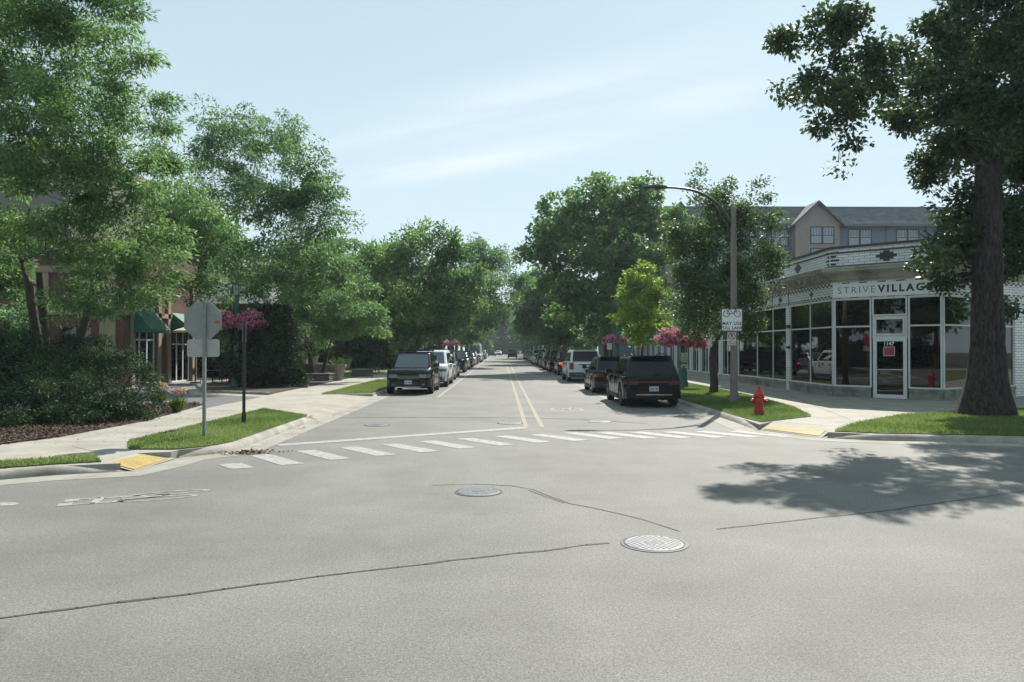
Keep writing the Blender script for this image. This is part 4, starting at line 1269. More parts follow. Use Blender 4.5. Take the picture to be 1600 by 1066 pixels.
# left lamp by the drive
p = at(369.5, 604, 35.5)
lx, ly = p.x, 35.5
za = lamp_post(lx, ly, .12, at(369, 437, 35.5).z - .12 - .2, 'tall green lamp post with lantern beside the dark ivy bush')
zb_ = at(380, 500, ly).z
basket(lx - .55, ly - .1, zb_, .68, 1700, 'pink flower basket on the tall left lamp, half hidden by the stop sign', M_petal, .55)
basket(lx + .75, ly - .1, zb_ - .02, .72, 1900, 'pink flower basket on the tall left lamp, the one beside the ivy bush', M_petal, .6)
lamps = [  # px, py base, d, label, basket labels
    (1066.5, 34.8, 'green lamp post with parking sign at the end of the right lawn', ('bright pink flower basket just above the nearest black car', 'pink flower basket between the nearest right lamp and the dark pear tree'), M_petal_r, 1600),
    (965, 58.5, 'green lamp post behind the two nearest black cars on the right', ('pink flower basket above the white car, left of the yellow-green tree', 'pink flower basket partly behind the yellow-green tree'), M_petal, 800),
    (922, 77, 'distant green lamp post above the roof of the white car', ('pink flower basket above the roof of the white car, left one of its pair', 'pink flower basket above the roof of the white car, right one of its pair'), M_petal, 500),
    (862, 112, 'farthest green lamp post on the right side', ('farthest pink flower basket on the right, nearer the road', 'farthest pink flower basket on the right, nearer the trees'), M_petal, 260),
    (648, 60, 'green lamp post in the dark trees above the nearest left black car', ('red-pink flower basket above the roof rack of the nearest left black car', 'pink flower basket hidden in shade left of the roof rack'), M_petal_r, 500),
    (704, 88, 'green lamp post in the dark trees above the second row of left cars', ('small red-pink flower basket above the pale left cars, nearer the road', 'small pink flower basket above the pale left cars, nearer the trees'), M_petal_r, 300),
]
for i, (px, d, lab, bl, pm, nb) in enumerate(lamps):
    x = at(px, 545, d).x
    if i >= 4: x = min(x, -6.1)
    za = lamp_post(x, d, ZW, 4.25, lab, 1 if d > 50 else 0)
    zz = at(px, 526 if i == 0 else 530, d).z if i < 1 else 2.72
    for s, l_ in zip((-1, 1), bl):
        basket(x + s * .58, d, (2.70 if i else 2.42 + .10 * (s < 0)), .52 if i and i > 2 else (.60 if s < 0 else .54), nb, l_, pm, .62)

# parking sign strapped to the nearest right lamp
x, y = at(1066.5, 545, 34.8).x, 34.8
ps = thing('parking_sign', 'small cream two hour parking sign strapped to the right green lamp post', 'sign', (x, y - .15, 1.0))
z0, z1 = at(1069, 573, 34.6).z, at(1069, 551, 34.6).z
M_creamsign = mat('cream_sign', (.50, .53, .45), .5)
mb = MB(); mb.prism(rrect(.34, z1 - z0 - .22, .03), 0, .006, upright(x + .06, y - .16, (z0 + z1) / 2 + .10)); mb.build('upper_plate', M_creamsign, ps)
mb = MB(); mb.prism(rrect(.34, .2, .03), 0, .006, upright(x + .06, y - .16, z0 + .02)); mb.build('lower_plate', M_creamsign, ps)
for body, zz, s in (('2', z1 - .12, .15), ('HOUR', z1 - .25, .1), ('PARKING', z1 - .37, .075)):
    text_mesh('lettering', body, s, M_signgreen, ps, frame_m((x + .06, y - .1675, zz), (1, 0, 0), (0, -1, 0)), .002, .002)
mb = MB(); mb.box(x - .02, x + .14, y - .1675, y - .166, z0 - .01, z0 + .03); mb.build('arrow', M_signgreen, ps)
for px, py, d in ((919, 540, 74), (952, 542, 57.0), (879, 546.5, 98), (887, 545.5, 92), (819, 549, 150)):
    p = at(px, py, d)
    xx = max(p.x, 6.8)
    s_ = thing('parking_sign', {919: 'little white kerbside sign above the middle of the white car', 952: 'little white kerbside sign behind the white car, right end of its roof', 879: 'little white kerbside sign above the dark boxy car, left of two', 887: 'little white kerbside sign above the dark boxy car, right of two', 819: 'little white kerbside sign at the far end of the right car row'}[px], 'sign', (xx, d, ZW), 0, 'small kerbside signs')
    mb = MB(); mb.tube([(xx, d, ZW - .05), (xx, d, p.z + .3)], .03, 6); mb.build('post', M_galv, s_)
    mb = MB(); mb.prism(rrect(.36, .5, .03), 0, .006, upright(xx, d - .035, p.z + .02)); mb.build('plate', M_creamsign, s_)

# ---- tan street light pole with long curved arm
x, y = g(1147, 629, ZW)
pl = thing('street_light', 'tall tan concrete street light pole with long curved arm over the road', 'street light', (x, y, ZW))
zt = at(1143, 325, y).z
mb = MB(); mb.lathe([(.19, ZW - .1), (.165, ZW + .25), (.13, ZW + .32), (.126, 1.5), (.088, zt - .02), (.07, zt + .03), (.03, zt + .06)], 18, Matrix.Translation((x, y, 0))); mb.build('pole', M_pole, pl, smooth=40)
pts = [at(1141, 347, y), at(1128, 327, y), at(1112, 312, y), at(1090, 300, y), at(1065, 294.5, y), at(1040, 293, y)]
arm = MB()
sp = []
for i in range(len(pts) - 1):
    for k in range(4):
        t = k / 4; p0 = pts[max(i - 1, 0)]; p1 = pts[i]; p2 = pts[i + 1]; p3 = pts[min(i + 2, len(pts) - 1)]
        sp.append(.5 * ((2 * p1) + (p2 - p0) * t + (2 * p0 - 5 * p1 + 4 * p2 - p3) * t * t + (3 * p1 - p0 - 3 * p2 + p3) * t ** 3))
sp.append(pts[-1])
arm.tube(sp, list(np.linspace(.062, .036, len(sp))), 10)
arm.tube([at(1141, 372, y), at(1136, 352, y), at(1118, 322, y)], .022, 8)
arm.build('arm', M_dkmetal, pl, smooth=50)
h0, h1 = at(1042, 293, y), at(1004, 293.5, y)
hd = MB()
v = []
for t, w_, zu, zl in ((0, .05, .05, -.04), (.2, .11, .08, -.05), (.5, .16, .085, -.055), (.85, .13, .06, -.05), (1, .05, .02, -.04)):
    c = h0 + (h1 - h0) * t
    v.append([(c.x, c.y - w_, c.z), (c.x, c.y - w_ * .6, c.z + zu), (c.x, c.y + w_ * .6, c.z + zu), (c.x, c.y + w_, c.z), (c.x, c.y + w_ * .6, c.z + zl), (c.x, c.y - w_ * .6, c.z + zl)])
vv = [p for r_ in v for p in r_]
ff = [(i * 6 + j, i * 6 + (j + 1) % 6, (i + 1) * 6 + (j + 1) % 6, (i + 1) * 6 + j) for i in range(4) for j in range(6)] + [tuple(range(6)), tuple(range(24, 30))]
hd.add(vv, ff); hdo = hd.build('lamp_head', M_dkmetal, pl, smooth=40)
ln_ = MB(); c = h0 + (h1 - h0) * .62; ln_.lathe([(.02, -.11), (.09, -.085), (.10, -.05)], 12, Matrix.Translation(c)); ln_.build('lens', M_frost, hdo)
ph = MB(); c = h0 + (h1 - h0) * .35; ph.lathe([(.045, .08), (.045, .15), (.02, .17)], 10, Matrix.Translation(c)); ph.build('photocell', M_frost, hdo)

# ---- signs on that pole
yS = y - .17
s1 = thing('bicycle_sign', 'white square bicycle MAY USE FULL LANE sign on the tan pole', 'road sign', (x, yS, 2.5))
p0, p1 = at(1126.5, 518, yS), at(1160.5, 482, yS)
cx, cz = (p0.x + p1.x) / 2, (p0.z + p1.z) / 2; W_, H_ = p1.x - p0.x, p1.z - p0.z
mb = MB(); mb.prism(rrect(W_, H_, .04), 0, .005, upright(cx, yS, cz)); mb.build('plate', M_alub, s1)
mb = MB(); mb.prism(rrect(W_ * .98, H_ * .98, .038), .005, .0062, upright(cx, yS, cz)); mb.build('border', M_ink, s1)
mb = MB(); mb.prism(rrect(W_ * .91, H_ * .92, .03), .0062, .0074, upright(cx, yS, cz)); mb.build('face', M_signw, s1)
def fm(dx, dz, o=.0076): return frame_m((cx + dx, yS - o, cz + dz), (1, 0, 0), (0, -1, 0))
text_mesh('lettering', 'MAY USE', .155, M_ink, s1, fm(0, -.13), .001, .004, spacing=1.12)
text_mesh('lettering', 'FULL LANE', .155, M_ink, s1, fm(0, -.37 * H_ / .95 + .03), .001, .004, spacing=1.02)
bk = MB()
def bseg(a, b_, r_=.011): bk.tube([(cx + a[0], yS - .0085, cz + a[1]), (cx + b_[0], yS - .0085, cz + b_[1])], r_, 5)
zb2 = .21
for wx in (-.19, .19):
    ring = [(cx + wx + .105 * math.cos(rad(a)), yS - .0085, cz + zb2 + .105 * math.sin(rad(a))) for a in range(0, 361, 18)]
    bk.tube(ring, .013, 5)
A_, B_, C_, D_ = (-.19, zb2), (-.09, zb2 + .17), (.03, zb2), (.13, zb2 + .16)
for a, b_ in ((A_, B_), (A_, C_), (B_, C_), (C_, D_), (B_, D_), (D_, (.19, zb2)), (D_, (.10, zb2 + .21)), (B_, (-.105, zb2 + .20))): bseg(a, b_, .010)
bseg((-.15, zb2 + .205), (-.06, zb2 + .205), .014); bseg((.05, zb2 + .215), (.15, zb2 + .21), .012)
bk.build('bicycle_symbol', M_ink, s1)
mb = MB(); mb.box(x - .14, x + .14, y - .165, y + .13, cz + .2, cz + .22); mb.box(x - .14, x + .14, y - .165, y + .13, cz - .25, cz - .23); mb.build('strap', M_alub, s1)
s2 = thing('no_parking_sign', 'small white no parking sign below the bicycle sign', 'road sign', (x, yS, 2.2))
p0, p1 = at(1137, 540, yS), at(1150, 519, yS)
cx, cz = (p0.x + p1.x) / 2, (p0.z + p1.z) / 2; W_, H_ = p1.x - p0.x, p1.z - p0.z
mb = MB(); mb.prism(rrect(W_, H_, .02), 0, .005, upright(cx, yS, cz)); mb.build('plate', M_alub, s2)
mb = MB(); mb.prism(rrect(W_ * .96, H_ * .97, .02), .005, .0062, upright(cx, yS, cz)); mb.build('face', mat('notice_white', (.56, .55, .55), .5), s2)
zr = cz + H_ * .20
text_mesh('lettering', 'P', .17, M_ink, s2, frame_m((cx, yS - .0066, zr), (1, 0, 0), (0, -1, 0)), .001, .004)
rg = MB(); rg.tube([(cx + .112 * math.cos(rad(a)), yS - .008, zr + .112 * math.sin(rad(a))) for a in range(0, 361, 15)], .013, 5)
rg.tube([(cx - .08, yS - .009, zr + .08), (cx + .08, yS - .009, zr - .08)], .011, 5); rg.build('prohibition_ring', M_signred, s2)
text_mesh('lettering', 'HERE TO', .062, M_signred, s2, frame_m((cx, yS - .0066, cz - H_ * .24), (1, 0, 0), (0, -1, 0)), .001, .001)
text_mesh('lettering', 'CORNER', .062, M_signred, s2, frame_m((cx, yS - .0066, cz - H_ * .38), (1, 0, 0), (0, -1, 0)), .001, .001)

# ---- red hydrant
x, y = g(1186, 648, ZW + .02)
hy = thing('fire_hydrant', 'red fire hydrant on the right corner lawn', 'fire hydrant', (x, y, ZW))
T = Matrix.Translation((x, y, ZW))
mb = MB(); mb.lathe([(.17, 0), (.17, .05), (.125, .06), (.122, .10), (.15, .11), (.15, .145), (.118, .155), (.112, .46), (.12, .50), (.15, .515), (.15, .55), (.13, .56)], 20, T); mb.build('barrel', M_red, hy, smooth=35)
mb = MB(); mb.lathe([(.145, .56), (.145, .58), (.125, .60), (.105, .68), (.07, .73), (.05, .745), (.055, .76), (.035, .775), (.032, .82), (.02, .84)], 20, T); mb.build('bonnet', M_red, hy, smooth=35)
for nm, ang_, r_, L in (('pumper_nozzle', 250, .075, .20), ('hose_nozzle', 165, .055, .19), ('hose_nozzle', 345, .055, .19)):
    a = rad(ang_); Mz = T @ Matrix.Translation((0, 0, .41)) @ Matrix.Rotation(a, 4, 'Z') @ Matrix.Rotation(rad(90), 4, 'Y')
    mb = MB(); mb.lathe([(r_, .08), (r_, L - .05), (r_ * 1.2, L - .045), (r_ * 1.2, L - .005), (r_ * .4, L), (r_ * .38, L + .035)], 14, Mz); mb.build(nm, M_red, hy, smooth=35)
mb = MB()
for k in range(8):
    a = rad(45 * k)
    for zz in (.125, .53): mb.lathe([(.012, zz - .03), (.012, zz + .04)], 6, T @ Matrix.Translation((.136 * math.cos(a), .136 * math.sin(a), 0)))
mb.build('flange_bolts', M_red, hy)

# ---- patio by the brick building: parasol, tables, chairs
M_canvas = mat('cream_canvas', (.62, .58, .47), .8, noise=.08)
px_, py_ = -16.55, 40.0
pu = thing('patio_parasol', 'cream patio parasol beside the brick building', 'parasol', (px_, py_, ZW))
ztop = 3.35
mb = MB(); mb.lathe([(.035, ZW), (.03, ztop + .06)], 8, Matrix.Translation((px_, py_, 0))); mb.lathe([(.28, ZW), (.28, ZW + .07), (.06, ZW + .1)], 12, Matrix.Translation((px_, py_, 0))); mb.build('pole', M_dkmetal, pu)
mb = MB(); mb.lathe([(1.15, ztop - .5), (1.13, ztop - .38), (.6, ztop - .2), (.03, ztop)], 8, Matrix.Translation((px_, py_, 0)) @ Matrix.Rotation(.3, 4, 'Z'), cap=False)
o = mb.build('canopy', M_canvas, pu); md = o.modifiers.new('thickness', 'SOLIDIFY'); md.thickness = .015
mb = MB()
for k in range(8):
    a = rad(45 * k) + .3; mb.tube([(px_, py_, ztop - .06), (px_ + 1.1 * math.cos(a), py_ + 1.1 * math.sin(a), ztop - .42)], .012, 4)
mb.build('ribs', M_dkmetal, pu)
def patio_table(x, y, label):
    r = thing('patio_table', label, 'table', (x, y, ZW), 0, 'patio tables')
    T = Matrix.Translation((x, y, ZW))
    mb = MB(); mb.lathe([(.42, .70), (.43, .715), (.42, .73)], 18, T); mb.build('tabletop', M_black, r)
    mb = MB(); mb.lathe([(.03, .05), (.025, .7)], 8, T)
    for k in range(4):
        a = rad(45 + 90 * k); mb.tube([(x, y, ZW + .12), (x + .3 * math.cos(a), y + .3 * math.sin(a), ZW + .01)], .018, 5)
    mb.build('pedestal', M_black, r)
def patio_chair(x, y, rz, label):
    r = thing('patio_chair', label, 'chair', (x, y, ZW), rz, 'patio chairs')
    def L(): return MB(local=True)
    mb = L(); mb.box(-.21, .21, -.21, .21, .43, .455); mb.build('seat', M_black, r)
    mb = L()
    for k in range(6): mb.box(-.19 + k * .07, -.165 + k * .07, .20, .215, .5, .84)
    mb.tube([(-.21, .21, .44), (-.21, .25, .86), (.21, .25, .86), (.21, .21, .44)], .013, 6); mb.build('backrest', M_black, r)
    for sx, sy in ((-1, -1), (1, -1), (-1, 1), (1, 1)):
        mb = L(); mb.tube([(sx * .20, sy * .20, .44), (sx * .23, sy * .23, 0)], .013, 6); mb.build('leg', M_black, r)
    mb = L()
    for sx in (-1, 1): mb.tube([(sx * .21, .22, .66), (sx * .23, -.1, .66), (sx * .21, -.2, .44)], .012, 6)
    mb.build('armrest', M_black, r)
patio_table(-15.3, 39.2, 'round black patio table under the cream parasol')
patio_table(-13.9, 40.6, 'round black patio table nearer the green lamp post')
for x, y, rz, l_ in ((-16.0, 39.0, 1.6, 'black metal patio chair nearest the brick wall'), (-14.7, 38.7, -2.2, 'black metal patio chair on the road side of the parasol table'), (-14.5, 40.9, 1.4, 'black metal patio chair between the two patio tables'), (-13.1, 40.3, -1.7, 'black metal patio chair nearest the green lamp post')):
    patio_chair(x, y, rz, l_)

# ---- low stone garden walls, pedestals, pots
M_fieldstone = brick_mat('grey_field_stone', (0.15, 0.14, 0.13), (0.10, 0.095, 0.09), (0.05, 0.05, 0.045), .32, .12, .014, rough=.9, noise=.3, bump=.8)
M_pot = mat('pale_pot', (.42, .42, .40), .7, noise=.15)
M_urn = mat('weathered_urn', (.22, .205, .17), .85, noise=.25, nscale=9)
def low_wall(pts, z0, z1, w_, label):
    mb = MB(); mb.sweep(pts, [(-w_ / 2, z0), (-w_ / 2, z1), (w_ / 2, z1), (w_ / 2, z0)], close=True)
    r = tag(mb.build('garden_wall', M_fieldstone), label, 'garden wall')
    mb = MB(); mb.sweep(pts, [(-w_ / 2 - .03, z1 + .001), (-w_ / 2 - .03, z1 + .06), (w_ / 2 + .03, z1 + .06), (w_ / 2 + .03, z1 + .001)], close=True); mb.build('coping', M_stone, r)
low_wall([(-13.8, 42.2), (-11.2, 41.6), (-9.9, 41.9), (-9.7, 43.5)], .1, .55, .3, 'low grey stone garden wall along the walk beyond the ivy bush')
low_wall([(-13.6, 45.0), (-11.6, 44.6), (-10.9, 46)], .1, 1.05, .35, 'taller grey stone planter wall behind the low garden wall')
low_wall([(-10.0, 49.2), (-8.6, 49.4)], .1, .60, .5, 'short grey stone wall end near the lawn beyond the planters')
def pot(x, y, z, s, label, m_, sq=False):
    r = thing('flower_pot', label, 'flower pot', (x, y, z))
    T = Matrix.Translation((x, y, z))
    mb = MB()
    if sq: mb.lathe([(.20 * s, 0), (.27 * s, .42 * s), (.30 * s, .42 * s), (.30 * s, .5 * s), (.24 * s, .5 * s), (.2 * s, .45 * s)], 4, T @ Matrix.Rotation(.6, 4, 'Z'))
    else: mb.lathe([(.16 * s, 0), (.18 * s, .05 * s), (.28 * s, .40 * s), (.31 * s, .42 * s), (.31 * s, .5 * s), (.25 * s, .5 * s), (.2 * s, .45 * s)], 16, T)
    mb.build('pot', m_, r)
    n = 260; d = unit(rng, n); d[:, 2] = np.abs(d[:, 2])
    leaf_cloud('plant', np.array([x, y, z + .45 * s]) + d * rng.uniform(.05, .3, n)[:, None] * s, d + unit(rng, n) * .5, unit(rng, n), .12, .07, .6 + rng.normal(0, .2, n), M_bleaf, r, (x, y, z))
pot(at(476, 570, 44.8).x, 44.8, 1.11, 1.0, 'pale square flower pot on the stone planter wall, left one', M_pot, True)
pot(at(491, 570, 44.9).x, 44.9, 1.11, .9, 'pale round flower pot on the stone planter wall, right one', M_pot)
pot(at(526, 585, 43.6).x, 43.6, .12, 1.9, 'tall weathered stone urn at the end of the low garden wall', M_urn)
pot(at(541, 584, 49.3).x, 49.3, .66, 1.3, 'weathered stone urn standing on the short wall end', M_urn)
# =================================================================== CARS
def paint(name, c, metal=.35, rough=.2): return mat(name, c, rough, metal, spec=.15, coat=.22)
P_black = paint('black_paint', (0.002, 0.003, 0.007), .0); P_navy = paint('navy_paint', (0.006, 0.010, 0.024), .0); P_char = paint('charcoal_paint', (0.022, 0.025, 0.03), .1)
P_white = paint('white_paint', (0.62, 0.63, 0.64), 0, .3); P_silver = paint('silver_paint', (0.42, 0.44, 0.46), .6, .3); P_grey = paint('grey_paint', (0.16, 0.17, 0.18), .5)
P_red = paint('dark_red_paint', (0.07, 0.015, 0.015), 0); P_pale = paint('pale_green_paint', (0.42, 0.50, 0.48), .3); P_green = paint('dark_green_paint', (0.008, 0.014, 0.013), .0); P_blue = paint('blue_paint', (.04, .07, .14))
M_tyre = mat('tyre_rubber', (0.016, 0.016, 0.017), .85); M_rim = mat('alloy_rim', (0.40, 0.41, 0.42), .3, .8); M_rimd = mat('dark_rim', (0.05, 0.052, 0.055), .35, .7)
M_cglass = mat('car_glass', (0.003, 0.006, 0.012), .05, 0, spec=.28); M_windsh = mat('windscreen_glass', (0.055, 0.07, 0.092), .06, 0, spec=1.0)  # windscreen base colour raised to carry a brighter sky reflection
M_plastic = mat('black_plastic', (0.018, 0.019, 0.021), .6); M_under = mat('underbody', (0.008, 0.008, 0.009), .9)
M_tail = mat('tail_light_red', (0.20, 0.010, 0.013), .15, 0, spec=.8); M_head = mat('headlight_glass', (0.22, 0.24, 0.26), .12, .3, spec=.9); M_headd = mat('smoked_headlight', (0.10, 0.11, 0.12), .12, .3, spec=.9)
M_chrome = mat('chrome', (.55, .56, .57), .15, .9); M_plate = mat('licence_plate', (.50, .54, .60), .5); M_platei = mat('plate_characters', (.05, .08, .16), .5)
M_tdark = mat('smoked_tail_light', (0.085, 0.008, 0.010), .15, 0, spec=.6)
m_, N_, L_, b_ = _new('lit_brake_light'); b_.inputs['Base Color'].default_value = (.5, .02, .02, 1); b_.inputs['Emission Color'].default_value = (1, .06, .03, 1); b_.inputs['Emission Strength'].default_value = 1.2; M_brake = m_

KINDS = {
    'suv':   dict(L=4.9, W=1.98, H=1.76, belt=1.06, hood=1.0, cowl=1.38, yft=2.25, yrb=.05, yrt=.58, rw=.385, wt=.76, cl=.23),
    'rover': dict(L=4.9, W=2.02, H=1.85, belt=1.14, hood=1.06, cowl=1.20, yft=1.98, yrb=.06, yrt=.30, rw=.39, wt=.78, cl=.25),
    'boxy':  dict(L=4.6, W=1.90, H=1.84, belt=1.14, hood=1.08, cowl=1.30, yft=1.62, yrb=.05, yrt=.16, rw=.39, wt=.82, cl=.27),
    'large': dict(L=5.4, W=2.06, H=1.93, belt=1.18, hood=1.14, cowl=1.45, yft=2.2, yrb=.06, yrt=.36, rw=.41, wt=.79, cl=.26),
    'cross': dict(L=4.6, W=1.86, H=1.65, belt=1.02, hood=.95, cowl=1.20, yft=2.1, yrb=.10, yrt=.75, rw=.36, wt=.74, cl=.20),
    'sedan': dict(L=4.75, W=1.84, H=1.46, belt=.95, hood=.88, cowl=1.28, yft=2.15, yrb=.50, yrt=1.35, rw=.335, wt=.70, cl=.17),
    'pickup': dict(L=5.8, W=2.0, H=1.90, belt=1.18, hood=1.14, cowl=1.45, yft=2.15, yrb=1.75, yrt=1.95, rw=.41, wt=.78, cl=.26),
    'van':   dict(L=5.9, W=2.02, H=2.72, belt=1.25, hood=1.12, cowl=.72, yft=1.55, yrb=.05, yrt=.14, rw=.36, wt=.86, cl=.22),
}
def bil(c, u_, v_): return (c[0] * (1 - u_) + c[1] * u_) * (1 - v_) + (c[3] * (1 - u_) + c[2] * u_) * v_

def car(x, y, rz, kind, body_m, label, opts=(), group=None, cat='car', name='parked_car', lod=0):
    K = KINDS[kind]; L, W, H, belt = K['L'], K['W'], K['H'], K['belt']
    hw = W / 2; yF, yR = L / 2, -L / 2
    root = thing(name, label, cat, (x, y, 0.005), rz, group)
    B = lambda: MB(local=True)
    rw = K['rw']; yfw, yrw = yF - .92, yR + (1.02 if kind != 'pickup' else 1.25); ra = rw + .055
    # --- lower body loft
    ys = set(np.round(np.linspace(yR + .5, yF - .5, 16), 3)) | {yR, yR + .05, yR + .14, yR + .3, yF, yF - .05, yF - .13, yF - .28}
    for c in (yfw, yrw):
        ys |= {round(c + ra * math.cos(rad(a)), 3) for a in range(0, 181, 18 if lod == 0 else 36)} | {round(c - ra - .01, 3), round(c + ra + .01, 3)}
    ys = sorted(ys)
    verts, ring_n = [], None
    for yy in ys:
        df, dr = yF - yy, yy - yR
        dd = min(df, dr)
        w_ = hw * (1 - .17 * max(0, 1 - dr / .42) ** 2.2 - .22 * max(0, 1 - df / .7) ** 2.2)
        if yy > yF - K['cowl']:
            t = (yy - (yF - K['cowl'])) / K['cowl']
            zt = belt + (K['hood'] - belt) * t ** 1.3
            zt -= .16 * max(0, 1 - df / .22) ** 2
        else:
            zt = belt - .10 * max(0, 1 - dr / .12) ** 2
        zb = K['cl'] + .10 * max(0, 1 - dd / .5)
        for c in (yfw, yrw):
            if abs(yy - c) < ra: zb = max(zb, rw + math.sqrt(max(0, ra * ra - (yy - c) ** 2)) - .01)
        h = zt - zb
        half = [(0, zb), (.8 * w_, zb), (.97 * w_, zb + .02), (w_, zb + .12 * h), (w_, zb + .55 * h), (.995 * w_, zb + .66 * h), (.968 * w_, zb + .84 * h), (.935 * w_, zt - .03), (.86 * w_, zt), (.45 * w_, zt + .012), (0, zt + .018)]
        ring = half + [(-p[0], p[1]) for p in half[-2:0:-1]]
        ring_n = len(ring)
        verts += [(p[0], yy, p[1]) for p in ring]
    mb = B(); n = ring_n
    fs = [(i * n + j, i * n + (j + 1) % n, (i + 1) * n + (j + 1) % n, (i + 1) * n + j) for i in range(len(ys) - 1) for j in range(n)]
    fs += [tuple(range(n)), tuple(range((len(ys) - 1) * n, len(ys) * n))]
    mb.add(verts, fs)
    mb.build('body', body_m, root, smooth=32)
    mb = B(); mb.box(-hw * .84, hw * .84, yR + .25, yF - .25, K['cl'] + .02, belt - .25); mb.build('underbody', M_under, root)
    # --- cabin
    yfb, yft, yrb, yrt = yF - K['cowl'] + .02, yF - K['yft'], yR + K['yrb'], yR + K['yrt']
    wb, wt = hw * .925, hw * K['wt']
    zb, zt = belt - .01, H
    cor = {('f', 'b', s): Vector((s * wb * .97, yfb, zb)) for s in (-1, 1)}
    cor |= {('r', 'b', s): Vector((s * wb * (.96 if kind != 'van' else 1), yrb, zb)) for s in (-1, 1)}
    cor |= {('f', 't', s): Vector((s * wt * .97, yft, zt - .03)) for s in (-1, 1)}
    cor |= {('r', 't', s): Vector((s * wt, yrt, zt - .02)) for s in (-1, 1)}
    ymid = (yft + yrt) / 2
    me_v = [cor[('f', 'b', -1)], cor[('f', 'b', 1)], cor[('r', 'b', 1)], cor[('r', 'b', -1)], cor[('f', 't', -1)], cor[('f', 't', 1)], cor[('r', 't', 1)], cor[('r', 't', -1)]]
    bm = bmesh.new(); bv = [bm.verts.new(v) for v in me_v]
    for f in ((0, 1, 5, 4), (1, 2, 6, 5), (2, 3, 7, 6), (3, 0, 4, 7), (4, 5, 6, 7), (3, 2, 1, 0)): bm.faces.new([bv[i] for i in f])
    bm.verts.ensure_lookup_table()
    ed = [e for e in bm.edges if not all(v.co.z < zb + .01 for v in e.verts)]
    bmesh.ops.bevel(bm, geom=ed, offset=.125, segments=4, affect='EDGES', profile=.55)
    bmesh.ops.recalc_face_normals(bm, faces=bm.faces)
    # gentle roof crown
    for v in bm.verts:
        if v.co.z > zt - .05:
            tt = (v.co.y - yrt) / (yft - yrt + 1e-6); v.co.z += .035 * math.sin(math.pi * min(1, max(0, tt))) * (1 - (v.co.x / wt) ** 2 * .5)
    me = bpy.data.meshes.new('cabin'); bm.to_mesh(me); bm.free()
    for p in me.polygons: p.use_smooth = True
    me.set_sharp_from_angle(angle=rad(28))
    roof_m = opts_get(opts, 'roof', body_m)
    link_mesh('cabin', me, roof_m, root)
    def pane(c4, u0, u1, v0, v1, nm, m, cut=0.0):
        c = [Vector(p) for p in c4]
        nrm = (c[1] - c[0]).cross(c[3] - c[0]).normalized()
        ctr = sum(c, Vector()) / 4
        if nrm.dot(ctr - Vector((0, ymid, zb + .3))) < 0: nrm = -nrm
        q = [bil(c, u0, v0), bil(c, u1, v0), bil(c, u1 - cut, v1), bil(c, u0, v1)]
        mb_ = B(); mb_.add([p + nrm * .004 for p in q] + [p - nrm * .03 for p in q], [(0, 1, 2, 3), (7, 6, 5, 4), (0, 4, 5, 1), (1, 5, 6, 2), (2, 6, 7, 3), (3, 7, 4, 0)])
        return mb_.build(nm, m, root)
    fb = lambda s: cor[('f', 'b', s)]; ft = lambda s: cor[('f', 't', s)]; rb_ = lambda s: cor[('r', 'b', s)]; rt = lambda s: cor[('r', 't', s)]
    pane((fb(-1), fb(1), ft(1), ft(-1)), .075, .925, .05, .87, 'windscreen', opts_get(opts, 'windscreen', M_windsh))
    if kind == 'van':
        for s in (-.5, .5): pane((rb_(-1), rb_(1), rt(1), rt(-1)), .5 + s - (.44 if s > 0 else -.06), .5 + s + (-.06 if s > 0 else .44), .1, .75, 'rear_window', M_cglass)
    else:
        pane((rb_(-1), rb_(1), rt(1), rt(-1)), .07, .93, .08, .86, 'rear_window', M_cglass)
    cuts = {'van': [(.03, .22)], 'pickup': [(.05, .5), (.53, .93)], 'sedan': [(.10, .47), (.50, .88)]}.get(kind, [(.08, .40), (.43, .69), (.72, .945)])
    for s in (-1, 1):
        for i, (a, b__) in enumerate(cuts):
            pane((fb(s), rb_(s), rt(s), ft(s)), a, b__, .09, .79 if kind != 'van' else .55, 'side_window', M_cglass)
    # --- wheels
    for s in (-1, 1):
        for yy in (yfw, yrw):
            Mx = Matrix.Translation((s * (hw - .115), yy, rw)) @ Matrix.Rotation(rad(90) * s, 4, 'Y')
            mb = B(); mb.lathe([(rw * .66, -.10), (rw * .93, -.115), (rw, -.085), (rw, .085), (rw * .93, .115), (rw * .66, .10)], 22 if lod == 0 else 12, Mx, cap=True)
            wo = mb.build('wheel', M_tyre, root, smooth=40)
            if lod < 2:
                mb = B(); mb.lathe([(rw * .66, .104), (rw * .60, .109), (rw * .56, .106)], 20, Mx, cap=False)
                for k in range(5):
                    mb.box(.05, rw * .6, -.035, .035, .104, .116, Mx @ Matrix.Rotation(rad(72 * k), 4, 'Z'))
                mb.lathe([(.065, .104), (.06, .118), (.02, .12)], 10, Mx); mb.build('rim', opts_get(opts, 'rim', M_rim), wo)
    # --- lights, bumpers, grille
    def plan(pts, z0, z1, nm, m, s=1):
        mb_ = B(); mb_.prism([(p[0] * s, p[1]) for p in pts], z0, z1); return mb_.build(nm, m, root)
    zh = K['hood']
    hl = opts_get(opts, 'head', M_head)
